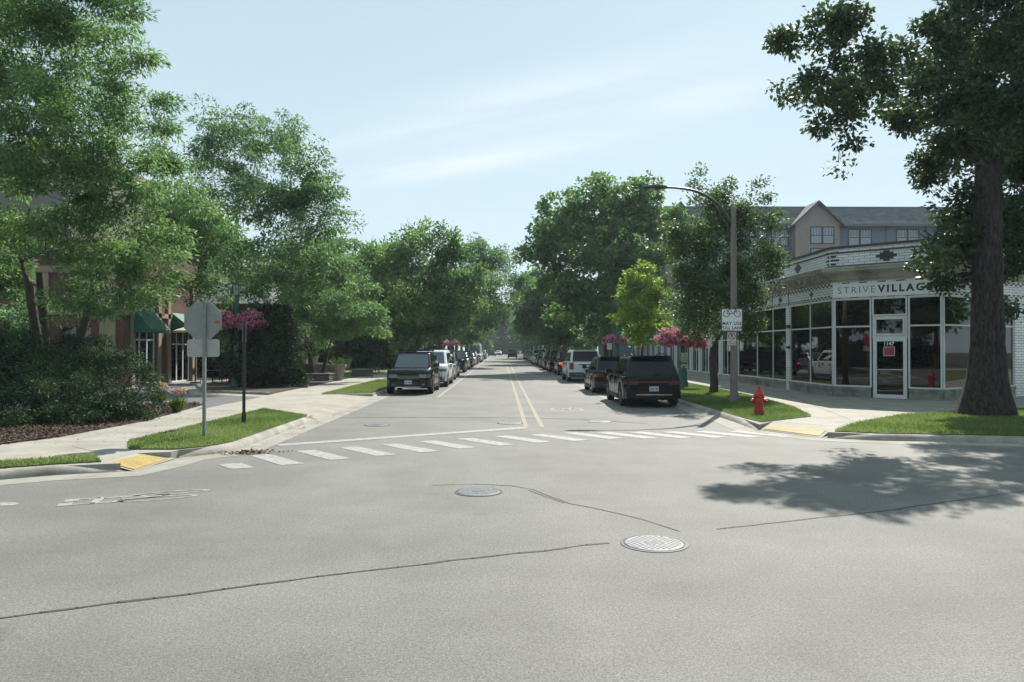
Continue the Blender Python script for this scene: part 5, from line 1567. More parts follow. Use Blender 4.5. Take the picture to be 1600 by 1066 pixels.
    for s in (-1, 1):
        plan([(.47 * hw, yF + .008), (.77 * hw, yF + .008), (.86 * hw, yF - .12), (.952 * hw, yF - .34), (.85 * hw, yF - .36), (.47 * hw, yF - .08)], zh - .33, zh - .18, 'headlight', hl, s)
        hi = kind in ('boxy', 'large', 'van', 'pickup')
        tl = M_brake if ('brake' in opts and s == opts_get(opts, 'brake', 0)) else M_tail
        tp = [(.70 * hw, yR - .012), (.83 * hw, yR - .012), (.925 * hw, yR + .06), (.935 * hw, yR + .14), (.7 * hw, yR + .1)]
        if hi and tl is M_brake:
            plan(tp, belt - .30, belt - .15, 'brake_light', M_brake, s)
            plan(tp, belt - .42, belt - .302, 'tail_light', M_tail, s); plan(tp, belt - .148, belt - .02, 'tail_light', M_tail, s)
        elif hi: plan(tp, belt - .42, belt - .02, 'tail_light', tl, s)
        else: plan([(.52 * hw, yR - .012), (.83 * hw, yR - .012), (.935 * hw, yR + .08), (.99 * hw, yR + .30), (.9 * hw, yR + .3), (.52 * hw, yR + .08)], belt - .27, belt - .14, 'tail_light', opts_get(opts, 'tail', tl), s)
    mb = B(); mb.box(-.455 * hw, .455 * hw, yF - .05, yF + .012, zh - .40, zh - .20); mb.build('grille', M_plastic, root)
    mb = B()
    for k in range(3): mb.box(-.46 * hw, .46 * hw, yF + .012, yF + .018, zh - .37 + k * .055, zh - .36 + k * .055)
    mb.build('grille_bars', opts_get(opts, 'bars', M_plastic), root)
    pts = [(-.76 * hw, yF + .014), (.76 * hw, yF + .014), (.865 * hw, yF - .12), (.8 * hw, yF - .18), (-.8 * hw, yF - .18), (-.865 * hw, yF - .12)]
    plan(pts, K['cl'] + .10, K['cl'] + .30, 'front_bumper', M_plastic)
    plan([(-.55 * hw, yF + .02), (.55 * hw, yF + .02), (.55 * hw, yF - .1), (-.55 * hw, yF - .1)], K['cl'] + .06, K['cl'] + .095, 'skid_plate', M_chrome if lod == 0 else M_plastic)
    pts = [(-.80 * hw, yR - .03), (.80 * hw, yR - .03), (.93 * hw, yR + .08), (.95 * hw, yR + .2), (-.95 * hw, yR + .2), (-.93 * hw, yR + .08)]
    plan(pts, K['cl'] + .09, K['cl'] + .33, 'rear_bumper', opts_get(opts, 'rbump', M_plastic))
    def plate(yy, z, xo=0):
        mb_ = B(); sg = -1 if yy < 0 else 1
        mb_.box(xo - .155, xo + .155, min(yy, yy + sg * .012), max(yy, yy + sg * .012), z - .08, z + .08); o_ = mb_.build('licence_plate', M_plate, root)
        mb_ = B()
        for k in range(6):
            if k != 3: mb_.box(xo - .12 + k * .042, xo - .092 + k * .042, min(yy + sg * .012, yy + sg * .014), max(yy + sg * .012, yy + sg * .014), z - .035, z + .035)
        mb_.build('plate_characters', M_platei, o_)
    if lod < 2:
        plate(yF + .016, K['cl'] + .42 if kind != 'rover' else zh - .52); plate(yR - .012, belt - .42 if kind not in ('van',) else belt - .5)
        for s in (-1, 1):
            mb = B(); ym = yfb - .42
            mb.tube([(s * wb * .97, ym, belt + .06), (s * (hw + .06), ym, belt + .09)], .03, 6)
            mb.box(*sorted((s * (hw + .02), s * (hw + .20))), ym - .07, ym + .05, belt + .03, belt + .19); mb.build('mirror', opts_get(opts, 'mirror', body_m), root)
            mb = B()
            for yy in (yfb - 1.15, yfb - 2.15):
                if yy > yrb: mb.box(*sorted((s * (hw * .985), s * (hw + .012))), yy - .1, yy + .1, belt - .16, belt - .125)
            mb.build('door_handle', opts_get(opts, 'trim', M_plastic), root)
            mb = B(); mb.box(*sorted((s * (hw * .97), s * (hw + .008))), yrw + ra + .03, yfw - ra - .03, K['cl'] + .0, K['cl'] + .17); mb.build('sill_trim', M_plastic, root)
            if kind in ('suv', 'rover', 'large', 'cross', 'boxy'):
                mb = B(); mb.tube([(s * wt * .80, yrt + .15, H), (s * wt * .82, yrt + .3, H + .055), (s * wt * .82, yft - .3, H + .05), (s * wt * .80, yft - .15, H - .01)], .018, 6); mb.build('roof_rail', opts_get(opts, 'rail', M_plastic), root)
        if kind in ('suv', 'cross', 'large', 'rover'):
            mb = B(); mb.box(-wt * .86, wt * .86, yrt - .20, yrt + .12, H - .05, H - .005); mb.build('rear_spoiler', body_m, root)
        # hatch line and a bar between the tail lights
        if kind in ('suv',):
            mb = B(); mb.box(-.52 * hw, .52 * hw, yR - .012, yR + .02, belt - .22, belt - .165); mb.build('tail_bar', mat('dark_red_bar', (.10, .012, .015), .25), root)
        if kind == 'large':
            mb = B(); mb.box(-.42 * hw, .42 * hw, yR - .016, yR + .02, belt - .15, belt - .10); mb.build('tailgate_trim', M_plastic, root)
        if kind != 'van':      # wiper, lower rear trim, exhaust strip
            mb = B(); mb.tube([(0, yrb - .02, belt + .06), (.28, yrb + (yrt - yrb) * .12 - .02, belt + .10)], .012, 5); mb.build('rear_wiper', M_plastic, root)
            mb = B(); mb.box(-.62 * hw, .62 * hw, yR - .034, yR + .02, K['cl'] + .20, K['cl'] + .225); mb.build('bumper_strip', M_chrome, root)
            mb = B(); mb.box(-.74 * hw, .74 * hw, yR - .006, yR + .02, belt - .335, belt - .325); mb.build('tailgate_seam', M_under, root)
        # hood creases and a lamp pair low in the bumper
        mb = B()
        for s in (-1, 1): mb.tube([(s * .52 * hw, yF - .30, K['hood'] + .005), (s * .62 * hw, yF - K['cowl'] + .05, belt + .012)], .014, 5)
        mb.build('bonnet_crease', body_m, root)
        for s in (-1, 1):
            mb = B(); mb.box(*sorted((s * .58 * hw, s * .70 * hw)), yF - .02, yF + .02, K['cl'] + .17, K['cl'] + .215); mb.build('fog_lamp', M_head, root)
        # seams of the doors
        mb = B()
        for s in (-1, 1):
            for yy in (yfb - .25, yfb - 1.3, yfb - 2.3):
                if yy > yrw + ra * .3 and kind != 'van': mb.box(*sorted((s * (hw * .9), s * (hw + .002))), yy - .006, yy + .006, K['cl'] + .2, belt - .06)
        if mb.v: mb.build('door_seams', M_under, root)
    if 'rack' in opts:
        mb = B(); mb.box(-wt * .95, wt * .95, yrt + .5, yft - .15, H + .07, H + .10)
        for yy in (yrt + .55, yft - .2): mb.box(-wt * .95, wt * .95, yy - .03, yy + .03, H + .03, H + .13)
        mb.build('roof_rack', M_plastic, root)
    if 'spare' in opts:
        mb = B(); mb.lathe([(.12, 0), (.36, .02), (.37, .1), (.36, .2), (.2, .22)], 20, Matrix.Translation((0, yR - .01, belt - .12)) @ Matrix.Rotation(rad(90), 4, 'X')); mb.build('spare_wheel', M_tyre, root)
    if kind == 'pickup':
        mb = B(); mb.box(-hw * .8, hw * .8, yR + .1, yrb - .05, belt + .012, belt + .02); mb.build('bed_cover', M_plastic, root)
    if kind == 'van':
        mb = B(); mb.box(-wt * .7, wt * .7, yrt + 1.0, yrt + 3.2, H + .0, H + .16); mb.build('roof_box', P_white, root)
    return root
def opts_get(o, k, d): return o[k] if isinstance(o, dict) and k in o else d

GL, GR = 'cars parked along the left kerb', 'cars parked along the right kerb'
PI_ = math.pi
LX, RX = -4.05, 5.12
def Lc(y, kind, p, lab, o={}, lod=0, x=LX): return car(x, y + KINDS[kind]['L'] / 2, PI_, kind, p, lab, o, GL, lod=lod)
def Rc(y, kind, p, lab, o={}, lod=0, x=RX): return car(x, y + KINDS[kind]['L'] / 2, 0, kind, p, lab, o, GR, lod=lod)
# left row, noses towards the viewer (y = nose)
Lc(31.9, 'rover', P_black, 'black off-road car with roof rack, foremost of the left kerb row', {'rack': 1, 'bars': M_rim, 'rim': M_rimd, 'mirror': P_black})
Lc(38.0, 'large', P_white, 'tall white car right behind the foremost black one on the left', {'mirror': M_plastic, 'roof': P_white}, x=-3.85)
Lc(44.4, 'cross', P_silver, 'silver car third in the left row behind the tall white one', {'bars': M_chrome}, x=-3.9)
Lc(50.4, 'suv', P_char, 'charcoal car fourth in the left row, mostly hidden behind the silver one', {}, x=-4.1)
Lc(60.5, 'rover', P_black, 'black car with bulky front, fifth in the left row', {'head': M_headd})
Lc(69.0, 'cross', P_silver, 'pale silver car sixth in the left row, behind the bulky black one', {}, 1)
Lc(77.0, 'suv', P_navy, 'dark navy car seventh in the left row', {}, 1)
Lc(87.5, 'sedan', P_white, 'low white car eighth in the left row', {}, 1)
Lc(95.5, 'cross', P_navy, 'dark blue car just in front of the white van', {}, 1)
car(LX + .1, 106 + 2.95, PI_, 'van', P_white, 'tall white van with a box on its roof in the left row', {'bars': M_plastic}, GL, cat='van', name='parked_van', lod=1)
for i, (yy, kd, pp, lb) in enumerate([(116, 'suv', P_black, 'black car parked right behind the white van'), (125, 'sedan', P_grey, 'grey car parked second behind the white van'), (136, 'suv', P_char, 'charcoal car parked third behind the white van'), (150, 'cross', P_navy, 'dark blue car at the far end of the left row')]):
    Lc(yy, kd, pp, lb, {}, 2)
# right row, tails towards the viewer (y = tail)
Rc(24.75, 'suv', P_black, 'black car nearest on the right with blue and white plate', {'rbump': P_black, 'rim': M_rimd, 'tail': M_tdark}, x=5.13)
Rc(32.3, 'cross', P_green, 'blackish green car second on the right with a red tail light', {'rim': M_rim}, x=5.0)
Rc(43.6, 'large', P_white, 'big white car with dark rear window, third on the right', {'rbump': M_plastic, 'mirror': M_plastic}, x=4.98)
Rc(54.2, 'boxy', P_navy, 'boxy dark car with one brake light glowing, ahead of the big white car', {'brake': -1}, x=5.1)
Rc(61.5, 'rover', P_black, 'black car ahead of the boxy dark one on the right', {}, x=5.0)
Rc(68.3, 'suv', P_char, 'charcoal car sixth in the right row', {}, 1, x=4.95)
car(4.9, 75.0 + 2.3, PI_, 'cross', P_char, 'charcoal car with its headlights facing the viewer in the right row', {'bars': M_chrome}, GR, lod=1)
Rc(82.0, 'suv', P_black, 'black car eighth in the right row, before the pale car', {}, 1, x=4.95)
car(4.85, 90.5 + 2.4, PI_, 'sedan', P_white, 'low white car in front of the pale van on the right', {}, GR, lod=1)
Rc(97.0, 'large', P_pale, 'pale grey-green tall car in the right row', {}, 1, x=5.0)
for yy, kd, pp, lb in [(106, 'suv', P_black, 'black car ahead of the pale grey-green tall one'), (114, 'cross', P_navy, 'navy car second ahead of the pale grey-green tall one'), (122, 'sedan', P_char, 'charcoal car third ahead of the pale grey-green tall one'), (131, 'suv', P_grey, 'grey car near the far end of the right row'), (141, 'cross', P_black, 'black car last of the right row')]:
    Rc(yy, kd, pp, lb, {}, 2)
# traffic far down the street
car(2.3, 158, 0, 'pickup', P_red, 'dull red truck driving away far down the right lane', {}, None, 'truck', 'truck', 2)
car(-.9, 215, PI_, 'sedan', P_white, 'white car driving towards the viewer far down the street', {}, None, 'car', 'car', 2)
car(-2.6, 190, PI_, 'suv', P_navy, 'dark car driving towards the viewer, left of the far white one', {}, None, 'car', 'car', 2)
car(1.6, 232, PI_ / 2, 'suv', P_char, 'dark car turning across the street in the far distance', {}, None, 'car', 'car', 2)
# =================================================================== TREES AND PLANTS
M_bark = mat('dark_bark', (0.055, 0.046, 0.040), .95, noise=.4, nscale=5, bump=.8, bscale=9)
def bark_mat(name, c1, c2):
    m, N, L, b = _new(name)
    t = N.new('ShaderNodeTexCoord'); mp_ = N.new('ShaderNodeMapping'); L.new(t.outputs['Object'], mp_.inputs[0]); mp_.inputs['Scale'].default_value = (1, 1, .28)
    n = N.new('ShaderNodeTexNoise'); L.new(mp_.outputs[0], n.inputs['Vector']); n.inputs['Scale'].default_value = 15; n.inputs['Detail'].default_value = 6; n.inputs['Roughness'].default_value = .6; n.inputs['Distortion'].default_value = .6
    r = N.new('ShaderNodeMapRange'); L.new(n.outputs['Fac'], r.inputs[0]); r.inputs[1].default_value = .38; r.inputs[2].default_value = .62
    mx_ = N.new('ShaderNodeMix'); mx_.data_type = 'RGBA'; L.new(r.outputs[0], mx_.inputs[0]); mx_.inputs[6].default_value = (*c1, 1); mx_.inputs[7].default_value = (*c2, 1)
    L.new(mx_.outputs[2], b.inputs['Base Color']); b.inputs['Roughness'].default_value = .95
    bp = N.new('ShaderNodeBump'); bp.inputs['Strength'].default_value = 1; bp.inputs['Distance'].default_value = .05; L.new(r.outputs[0], bp.inputs['Height']); L.new(bp.outputs[0], b.inputs['Normal'])
    return m
M_oakbark = bark_mat('furrowed_oak_bark', (0.018, 0.016, 0.015), (0.075, 0.066, 0.056))
LF_loc = leaf_mat('locust_leaves', [(0.048, 0.113, 0.053), (0.088, 0.170, 0.076), (0.142, 0.236, 0.098), (0.22, 0.32, 0.125)], 0.48, 0.5, 0.3)
LF_loc2 = leaf_mat('second_locust_leaves', [(0.036, 0.092, 0.050), (0.072, 0.145, 0.072), (0.12, 0.21, 0.092), (0.19, 0.28, 0.11)], 0.48, 0.5, 0.3)
LF_oak = leaf_mat('oak_leaves', [(0.018, 0.042, 0.026), (0.036, 0.070, 0.034), (0.065, 0.105, 0.042), (0.115, 0.155, 0.055)], 0.28, 0.5, 0.45)
LF_dark = leaf_mat('dark_leaves', [(0.040, 0.097, 0.048), (0.078, 0.155, 0.060), (0.13, 0.22, 0.074), (0.20, 0.285, 0.095)], 0.48, 0.5, 0.3)
LF_pear = leaf_mat('pear_leaves', [(0.030, 0.064, 0.040), (0.055, 0.106, 0.048), (0.10, 0.16, 0.058), (0.17, 0.225, 0.075)], 0.4, 0.5, 0.3)
LF_yel = leaf_mat('yellow_green_leaves', [(0.085, 0.15, 0.022), (0.145, 0.23, 0.032), (0.21, 0.30, 0.042), (0.29, 0.35, 0.065)], 0.5, 0.5, 0.3)
LF_yew = leaf_mat('yew_needles', [(0.008, 0.020, 0.013), (0.020, 0.045, 0.025), (0.065, 0.118, 0.050), (0.15, 0.22, 0.09)], 0.12, 0.6, 0.15)
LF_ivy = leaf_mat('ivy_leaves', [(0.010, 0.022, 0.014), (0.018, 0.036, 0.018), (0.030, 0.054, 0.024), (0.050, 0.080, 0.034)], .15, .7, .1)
R_ = np.random.default_rng

# ---- honey locust over the left corner
r = R_(11)
sp = [(40, -50, 130), (150, 10, 80), (60, 110, 110), (185, 95, 70), (140, 170, 85), (230, 190, 62), (80, 230, 95), (200, 260, 85), (285, 265, 50), (180, 330, 75), (290, 330, 42), (250, 395, 62),
      (150, 400, 50), (190, 445, 55), (105, 470, 42), (20, 440, 45), (-70, 120, 120), (-90, 300, 110), (-60, -40, 120), (10, 250, 70), (240, 460, 22), (70, 395, 26), (5, 500, 50), (40, 160, 80), (110, 290, 70), (45, 330, 40), (130, 360, 45), (0, 430, 55), (120, 475, 40), (205, 410, 50), (275, 440, 30), (225, 470, 26), (160, 470, 34), (60, 480, 30), (30, 385, 40), (75, 345, 40), (0, 365, 45), (140, 430, 36)]
tree('honey_locust', 'large feathery honey locust over the dark yew at the left edge', 'tree', (at(84, 540, 24.5).x, 24.5, ZW), px_blobs(sp, 24, r, .9, 2.2), LF_loc, M_bark, r,
     .17, 4.0, 1650, 74, (.17, .055), .28, droop=.35, stems=3, twigs=.30, limb_k=.48, flat=.5, shell=1.8)
# ---- second locust behind the lamp
r = R_(12)
sp = [(350, 205, 55), (415, 215, 60), (470, 250, 50), (500, 300, 55), (535, 345, 26), (420, 300, 75), (345, 290, 60), (455, 365, 65), (525, 385, 30), (330, 385, 55), (390, 420, 55), (300, 450, 40), (310, 250, 35), (445, 440, 45), (310, 340, 40), (480, 410, 40), (340, 450, 40)]
tree('honey_locust', 'tall honey locust behind the green lamp post on the left', 'tree', (at(367, 600, 39.5).x, 39.5, ZW), px_blobs(sp, 38.5, r, .9, 2.5), LF_loc2, M_bark, r,
     .24, 5.2, 800, 52, (.22, .075), .36, droop=.25, stems=1, twigs=.35, limb_k=.62, flat=.5, shell=1.9)
# ---- low drooping locust beyond
r = R_(13)
sp = [(470, 435, 42), (520, 425, 38), (555, 455, 36), (575, 490, 28), (520, 480, 50), (460, 480, 40), (590, 512, 16), (545, 518, 22), (420, 440, 34), (490, 525, 24), (440, 520, 26), (505, 400, 26)]
tree('honey_locust', 'low drooping light green locust over the stone garden walls', 'tree', (at(497, 590, 44).x, 44, ZW), px_blobs(sp, 43, r, .9, 1.6), LF_loc, M_bark, r,
     .13, 1.9, 480, 60, (.21, .07), .31, droop=.5, stems=2, twigs=.3, limb_k=.5, flat=.55, shell=2)
# ---- broad tree on the left verge
r = R_(14)
sp = [(600, 410, 42), (650, 400, 48), (690, 372, 26), (668, 365, 22), (715, 410, 40), (640, 460, 70), (715, 470, 55), (600, 470, 48), (670, 515, 45), (610, 520, 45), (740, 440, 30), (570, 400, 30), (700, 500, 40)]
tree('broad_tree', 'broad dark tree with a ragged twiggy top above the left parked cars', 'tree', (at(655, 580, 59).x, 59, ZW), px_blobs(sp, 58, r, .9, 2.5), LF_dark, M_bark, r,
     .28, 3.4, 640, 46, (.29, .17), .43, droop=.1, stems=1, twigs=.3, limb_k=.5, top_twigs=26, shell=2)
# ---- arching tree over the road
r = R_(15)
sp = [(740, 405, 36), (775, 415, 34), (800, 440, 24), (750, 450, 40), (785, 470, 26), (760, 490, 30), (720, 480, 36), (812, 448, 12), (735, 515, 25)]
tree('arching_tree', 'arching grey-green tree leaning over the road on the left', 'tree', (-7.0, 84, ZW), px_blobs(sp, 82, r, .9, 3), LF_loc2, M_bark, r,
     .3, 4.5, 420, 40, (.34, .16), .60, droop=.15, twigs=.4, limb_k=.5, shell=2.2)
# ---- oak at the right
r = R_(16)
sp = [(1300, 45, 48, 38), (1245, 66, 34, 26), (1352, 75, 40, 36), (1330, 20, 34, 24), (1228, 60, 24, 20), (1275, 150, 44, 34), (1230, 135, 22, 18), (1350, 150, 46, 34), (1300, 190, 40, 24), (1330, 120, 40, 26), (1330, 225, 22, 16), (1310, 252, 16, 14), (1400, 105, 40, 36),
      (1440, 165, 52, 44), (1480, 45, 48, 50), (1560, 40, 80, 70), (1500, 125, 55, 50), (1585, 150, 60, 55), (1475, 215, 38, 34), (1520, 235, 48, 36), (1590, 250, 50, 40), (1535, 300, 36, 30),
      (1500, 340, 36, 26), (1480, 385, 42, 30), (1455, 400, 26, 20), (1540, 385, 40, 34), (1585, 340, 40, 34), (1490, 430, 34, 22), (1575, 475, 24, 20), (1545, 470, 22, 20),
      (1680, 40, 100, 70), (1700, 200, 100, 80), (1660, 300, 60, 50), (1560, -40, 80, 40), (1800, 100, 110, 90), (1480, 260, 55, 36, 4), (1540, 180, 80, 55, 5), (1600, 250, 70, 50, 4.5), (1430, 165, 45, 36, 3.5), (1650, 150, 90, 70, 5.5), (1520, 80, 75, 50, 5.5), (1620, 330, 60, 40, 4), (1490, 375, 40, 26, 3), (1560, 350, 50, 34, 3.4), (1625, 390, 50, 36, 2.6), (1455, 395, 26, 18, 2.2), (1440, 420, 18, 14, 1.5), (1575, 420, 34, 24, 2.4)]
tree('oak_tree', 'big dark oak with furrowed trunk in front of the corner shop', 'tree', (at(1541, 660, 20.3).x, 20.3, ZW), px_blobs(sp, 20.9, r, .9, 1.2), LF_oak, M_oakbark, r,
     .42, 7.2, 1850, 60, (.16, .10), .25, droop=.12, stems=1, flare=1.9, lean=(.12, 0), twigs=.30, limb_k=.34, top_twigs=22, shell=2.1)
# ---- pear tree with dark crown
r = R_(17)
sp = [(1120, 330, 40, 45), (1085, 370, 45), (1160, 350, 45), (1070, 430, 28), (1110, 430, 60), (1170, 420, 52), (1205, 390, 26), (1210, 350, 20), (1090, 490, 50), (1150, 500, 45), (1052, 385, 20), (1190, 460, 28), (1140, 295, 18, 26), (1090, 290, 14, 28), (1185, 305, 16, 22), (1075, 500, 18)]
tree('pear_tree', 'dense dark pear tree behind the tan street light pole', 'tree', (at(1115, 620, 30.7).x, 30.7, ZW), px_blobs(sp, 30.7, r, .95, 1.0), LF_pear, M_bark, r,
     .17, 1.9, 740, 48, (.13, .08), .27, droop=.05, stems=1, flare=1.2, twigs=.3, limb_k=.45, shell=1.8, top_twigs=0)
# ---- yellow-green young tree
r = R_(18)
sp = [(1004, 442, 24, 28), (985, 462, 22), (1020, 465, 26), (996, 490, 30), (1032, 498, 20), (972, 500, 18), (1004, 520, 32, 20), (988, 425, 11), (1042, 512, 11), (1014, 420, 11)]
tree('young_maple', 'young bright yellow-green tree behind the second black car', 'tree', (at(1004, 560, 47).x, 47, ZW), px_blobs(sp, 47, r, .95, .9), LF_yel, M_bark, r,
     .07, 2.0, 300, 36, (.19, .13), .26, droop=.1, flare=1.2, twigs=.3, limb_k=.45, shell=2)
# ---- the tall tree over the right side
r = R_(19)
sp = [(935, 320, 58), (885, 335, 48), (855, 365, 34), (830, 395, 22), (815, 400, 12), (985, 320, 50), (1030, 300, 22), (1015, 340, 40), (905, 385, 60), (965, 390, 60), (1025, 390, 40), (860, 400, 30), (880, 440, 45), (940, 450, 50), (1000, 440, 45), (880, 490, 36), (935, 500, 44),
      (1018, 278, 10), (945, 285, 12), (920, 290, 12), (900, 300, 12), (975, 285, 12), (1060, 360, 36), (1000, 490, 40)]
tree('tall_cottonwood', 'tallest round-headed tree over the right row of parked cars', 'tree', (at(950, 580, 66).x, 66, ZW), px_blobs(sp, 65, r, .9, 3), LF_dark, M_bark, r,
     .42, 5.0, 920, 46, (.34, .25), .41, droop=.05, twigs=.3, limb_k=.45, top_twigs=0, shell=2.2)
r = R_(20)
sp = [(850, 460, 30), (825, 480, 22), (880, 480, 30), (845, 505, 30), (815, 505, 16), (870, 520, 30)]
tree('bushy_tree', 'mid green bushy tree below the tallest tree on the right', 'tree', (8.4, 98, ZW), px_blobs(sp, 96, r, .9, 3), LF_dark, M_bark, r, .3, 4, 520, 46, (.46, .26), .66, twigs=.25, shell=2.2)

# ---- street trees that line both verges to the end of the street: three built, the rest copied
def generic(seed, leafm, R, H, base, label, lf, nm):
    r = R_(seed)
    bl = []
    for k in range(13):
        a = r.uniform(0, 2 * math.pi); q = r.uniform(.1, .8) * R
        z = base[2] + H * r.uniform(.36, .84)
        s = R * r.uniform(.34, .52)
        bl.append((base[0] + q * math.cos(a), base[1] + q * math.sin(a), z, s, s, s * .85))
    return tree(nm, label, 'tree', base, bl, leafm, M_bark, r, .28, H * .28, 480, 36, lf, R * .13, droop=.1, twigs=.2, group='street trees lining the far street', shell=2.2)
protos = [generic(31, LF_dark, 4.6, 13.5, (-7.2, 101, ZW), 'dark street tree on the left verge just past the arching tree', (.5, .30), 'street_tree'),
          generic(32, LF_loc2, 5.0, 12.0, (-14.5, 72, ZW), 'grey-green tree standing in the left gardens behind the broad tree', (.5, .26), 'street_tree'),
          generic(33, LF_pear, 4.4, 12.5, (8.6, 112, ZW), 'dark street tree on the right verge past the bushy tree', (.5, .30), 'street_tree')]
r = R_(40)
ordw = ['first', 'second', 'third', 'fourth', 'fifth', 'sixth', 'seventh', 'eighth', 'ninth', 'tenth', 'eleventh', 'twelfth', 'thirteenth', 'fourteenth', 'fifteenth']
def place(i, x, y, s, lab):
    o = copy_tree(protos[i]); o.location = (x, y, ZW); o.rotation_euler.z = r.uniform(0, 6.28); o.scale = (s * r.uniform(.92, 1.1), s * r.uniform(.92, 1.1), s * r.uniform(.94, 1.08)); o['label'] = lab
for k, y in enumerate((114, 127, 141, 156, 172, 190, 210, 232, 255)):
    place((k * 2 + 1) % 3, -7.6 + r.uniform(-.6, .2), y, r.uniform(1.0, 1.25), f'{ordw[k]} hazy street tree on the left verge beyond the white van')
for k, y in enumerate((125, 138, 152, 168, 185, 205, 228, 252)):
    place(k % 3, 9.0 + r.uniform(-.6, .2), y, r.uniform(1.0, 1.2), f'{ordw[k]} hazy street tree on the right verge beyond the last flower basket')
for k, (x, y) in enumerate(((-15, 88), (-16, 104), (-15, 122), (-17, 142), (-16, 165), (-15, 192), (-16, 225))):
    place((k + 1) % 3, x, y, r.uniform(1.0, 1.2), f'{ordw[k]} garden tree set back behind the left verge trees')
for k, (x, y) in enumerate(((17, 92), (17, 118), (18, 142), (17, 170), (18, 200), (17, 235))):
    place(k % 3, x, y, r.uniform(1.0, 1.2), f'{ordw[k]} tree set back behind the right verge trees')
for k, (x, y) in enumerate(((-13, 285), (-5.5, 300), (2, 296), (8.5, 302), (15, 290))):
    place(k % 3, x, y, r.uniform(1.35, 1.6), f'{ordw[k]} from the left of the hazy trees closing the end of the street')
for k, (x, y, s) in enumerate(((-24, 52, 1.0), (-27, 66, 1.1), (-31, 46, 1.1), (-22, 80, 1.0))):
    place(k % 3, x, y, s, f'{ordw[k]} nearest tree standing beyond the brick building')
# unseen trees added so the shop windows mirror dark foliage
for k, (x, y, s) in enumerate(((-12, -10, 1.0), (-1.5, -24, 1.1), (9, -22, 1.0), (-24, -8, 1.1), (20, -16, 1.0), (-32, 3, 1.1), (-29, -6, 1.0), (-38, 0, 1.2), (-20, -17, 1.1), (36, 12, 1.1), (48, 15, 1.1), (44, 7, 1.2), (60, 23, 1.2))):
    if s: place(k % 3, x, y, s, f'{ordw[k]} unseen tree added for the reflections in the shop windows')

# ---- shrubs
def shrub(name, label, cat, base, blobs, leafm, clusters, per, lf, spread, seed, droop=0, flat=.7, group=None, shell=3.0, stem_n=7):
    r = R_(seed)
    root = thing(name, label, cat, tuple(base), 0, group)
    C, P, D, Nn, tone, cnt = crown_points(r, blobs, clusters, per, spread, droop, flat, shell)
    ok = P[:, 2] > base[2]
    P, D, Nn, tone = P[ok], D[ok], Nn[ok], tone[ok]; n = len(P)
    leaf_cloud('foliage', P, D, Nn, lf[0] * r.uniform(.6, 1.3, n), lf[1] * r.uniform(.7, 1.3, n), tone, leafm, root, base)
    mb = MB(); b0 = np.array(base, float)
    for b in blobs[:40]:
        q = np.array(b[:3]); s = b0 + np.array([(q[0] - b0[0]) * .5, (q[1] - b0[1]) * .5, -.05])
        mb.tube(bez(s, (s + q) / 2 + r.normal(size=3) * .1, q, 5), list(np.linspace(.035, .012, 5)), 5, cap=False)
    mb.build('stems', M_bark, root)
    return root
r = R_(50)
def yb(spec, d):
    out = []
    for px, py, rx, rz, dd in spec:
        c = at(px, py, d + dd); k = (d + dd) / F
        out.append((c.x, c.y, c.z, rx * k, rx * k * .9, rz * k))
    return out
ysp = [(205, 648, 30, 16, -.5), (150, 656, 40, 18, -1.2), (100, 658, 45, 20, -1.5), (50, 660, 45, 22, -1.7), (200, 630, 42, 34, -.2), (225, 600, 26, 26, 0), (160, 640, 45, 28, -.8), (110, 630, 50, 38, -.9), (60, 625, 50, 42, -.8), (10, 625, 55, 45, -.6), (-50, 620, 60, 48, -.5), (165, 575, 40, 34, .5), (110, 570, 50, 40, .6), (60, 570, 48, 40, .7), (10, 560, 50, 46, .8), (-40, 560, 60, 46, 1),
       (140, 545, 34, 22, .9), (165, 530, 16, 12, .9), (90, 540, 30, 20, 1), (215, 570, 18, 14, .3), (232, 618, 18, 16, -.2), (60, 600, 60, 50, 1.6), (150, 600, 60, 50, 1.6), (20, 530, 36, 22, 1.2), (-20, 520, 40, 26, 1.3)]
shrub('yew_shrub', 'wide dark green yew shrub on the mulch bed at the left edge', 'shrub', (at(110, 660, 20).x, 20, ZW), yb(ysp, 19.8), LF_yew, 900, 105, (.085, .026), .17, 51, droop=.15, flat=.55)
isp = [(430, 520, 36, 34, 0), (400, 540, 40, 40, .3), (445, 565, 28, 34, -.3), (410, 580, 45, 30, -.6), (455, 590, 16, 20, -.4), (392, 575, 18, 30, .6), (435, 500, 22, 22, .5), (405, 505, 26, 26, .8)]
shrub('ivy_bush', 'tall dark ivy-covered bush right of the green lamp post', 'bush', (at(420, 605, 36.3).x, 36.3, ZW), yb(isp, 36), LF_ivy, 520, 56, (.15, .12), .24, 52, flat=.9)
# hedge masses in the deep shade behind the left cars
for k, (x, y, w_, h, lab) in enumerate([(-12.5, 56, 5, 2.4, 'dark hedge in deep shade beyond the short stone wall'), (-11.5, 68, 5, 2.6, 'dark hedge in deep shade behind the second left lamp post'), (-12, 82, 6, 2.8, 'dark hedge in deep shade beneath the arching tree'), (-12, 100, 7, 2.8, 'dark hedge in deep shade left of the white van'), (-18.0, 50.5, 4.5, 3.0, 'dark hedge between the brick building and the garden walls'), (-15.0, 49.0, 3.5, 2.6, 'dark hedge right behind the stone planter wall')]):
    bl = [(x + r.uniform(-.5, .5) * w_, y + r.uniform(-2.5, 2.5), ZW + h * r.uniform(.3, .75), h * .5, h * .5, h * .42) for _ in range(9)]
    shrub('hedge', lab, 'hedge', (x, y, ZW), bl, LF_ivy, 260, 40, (.26, .18), .38, 60 + k, group='hedges behind the left cars')
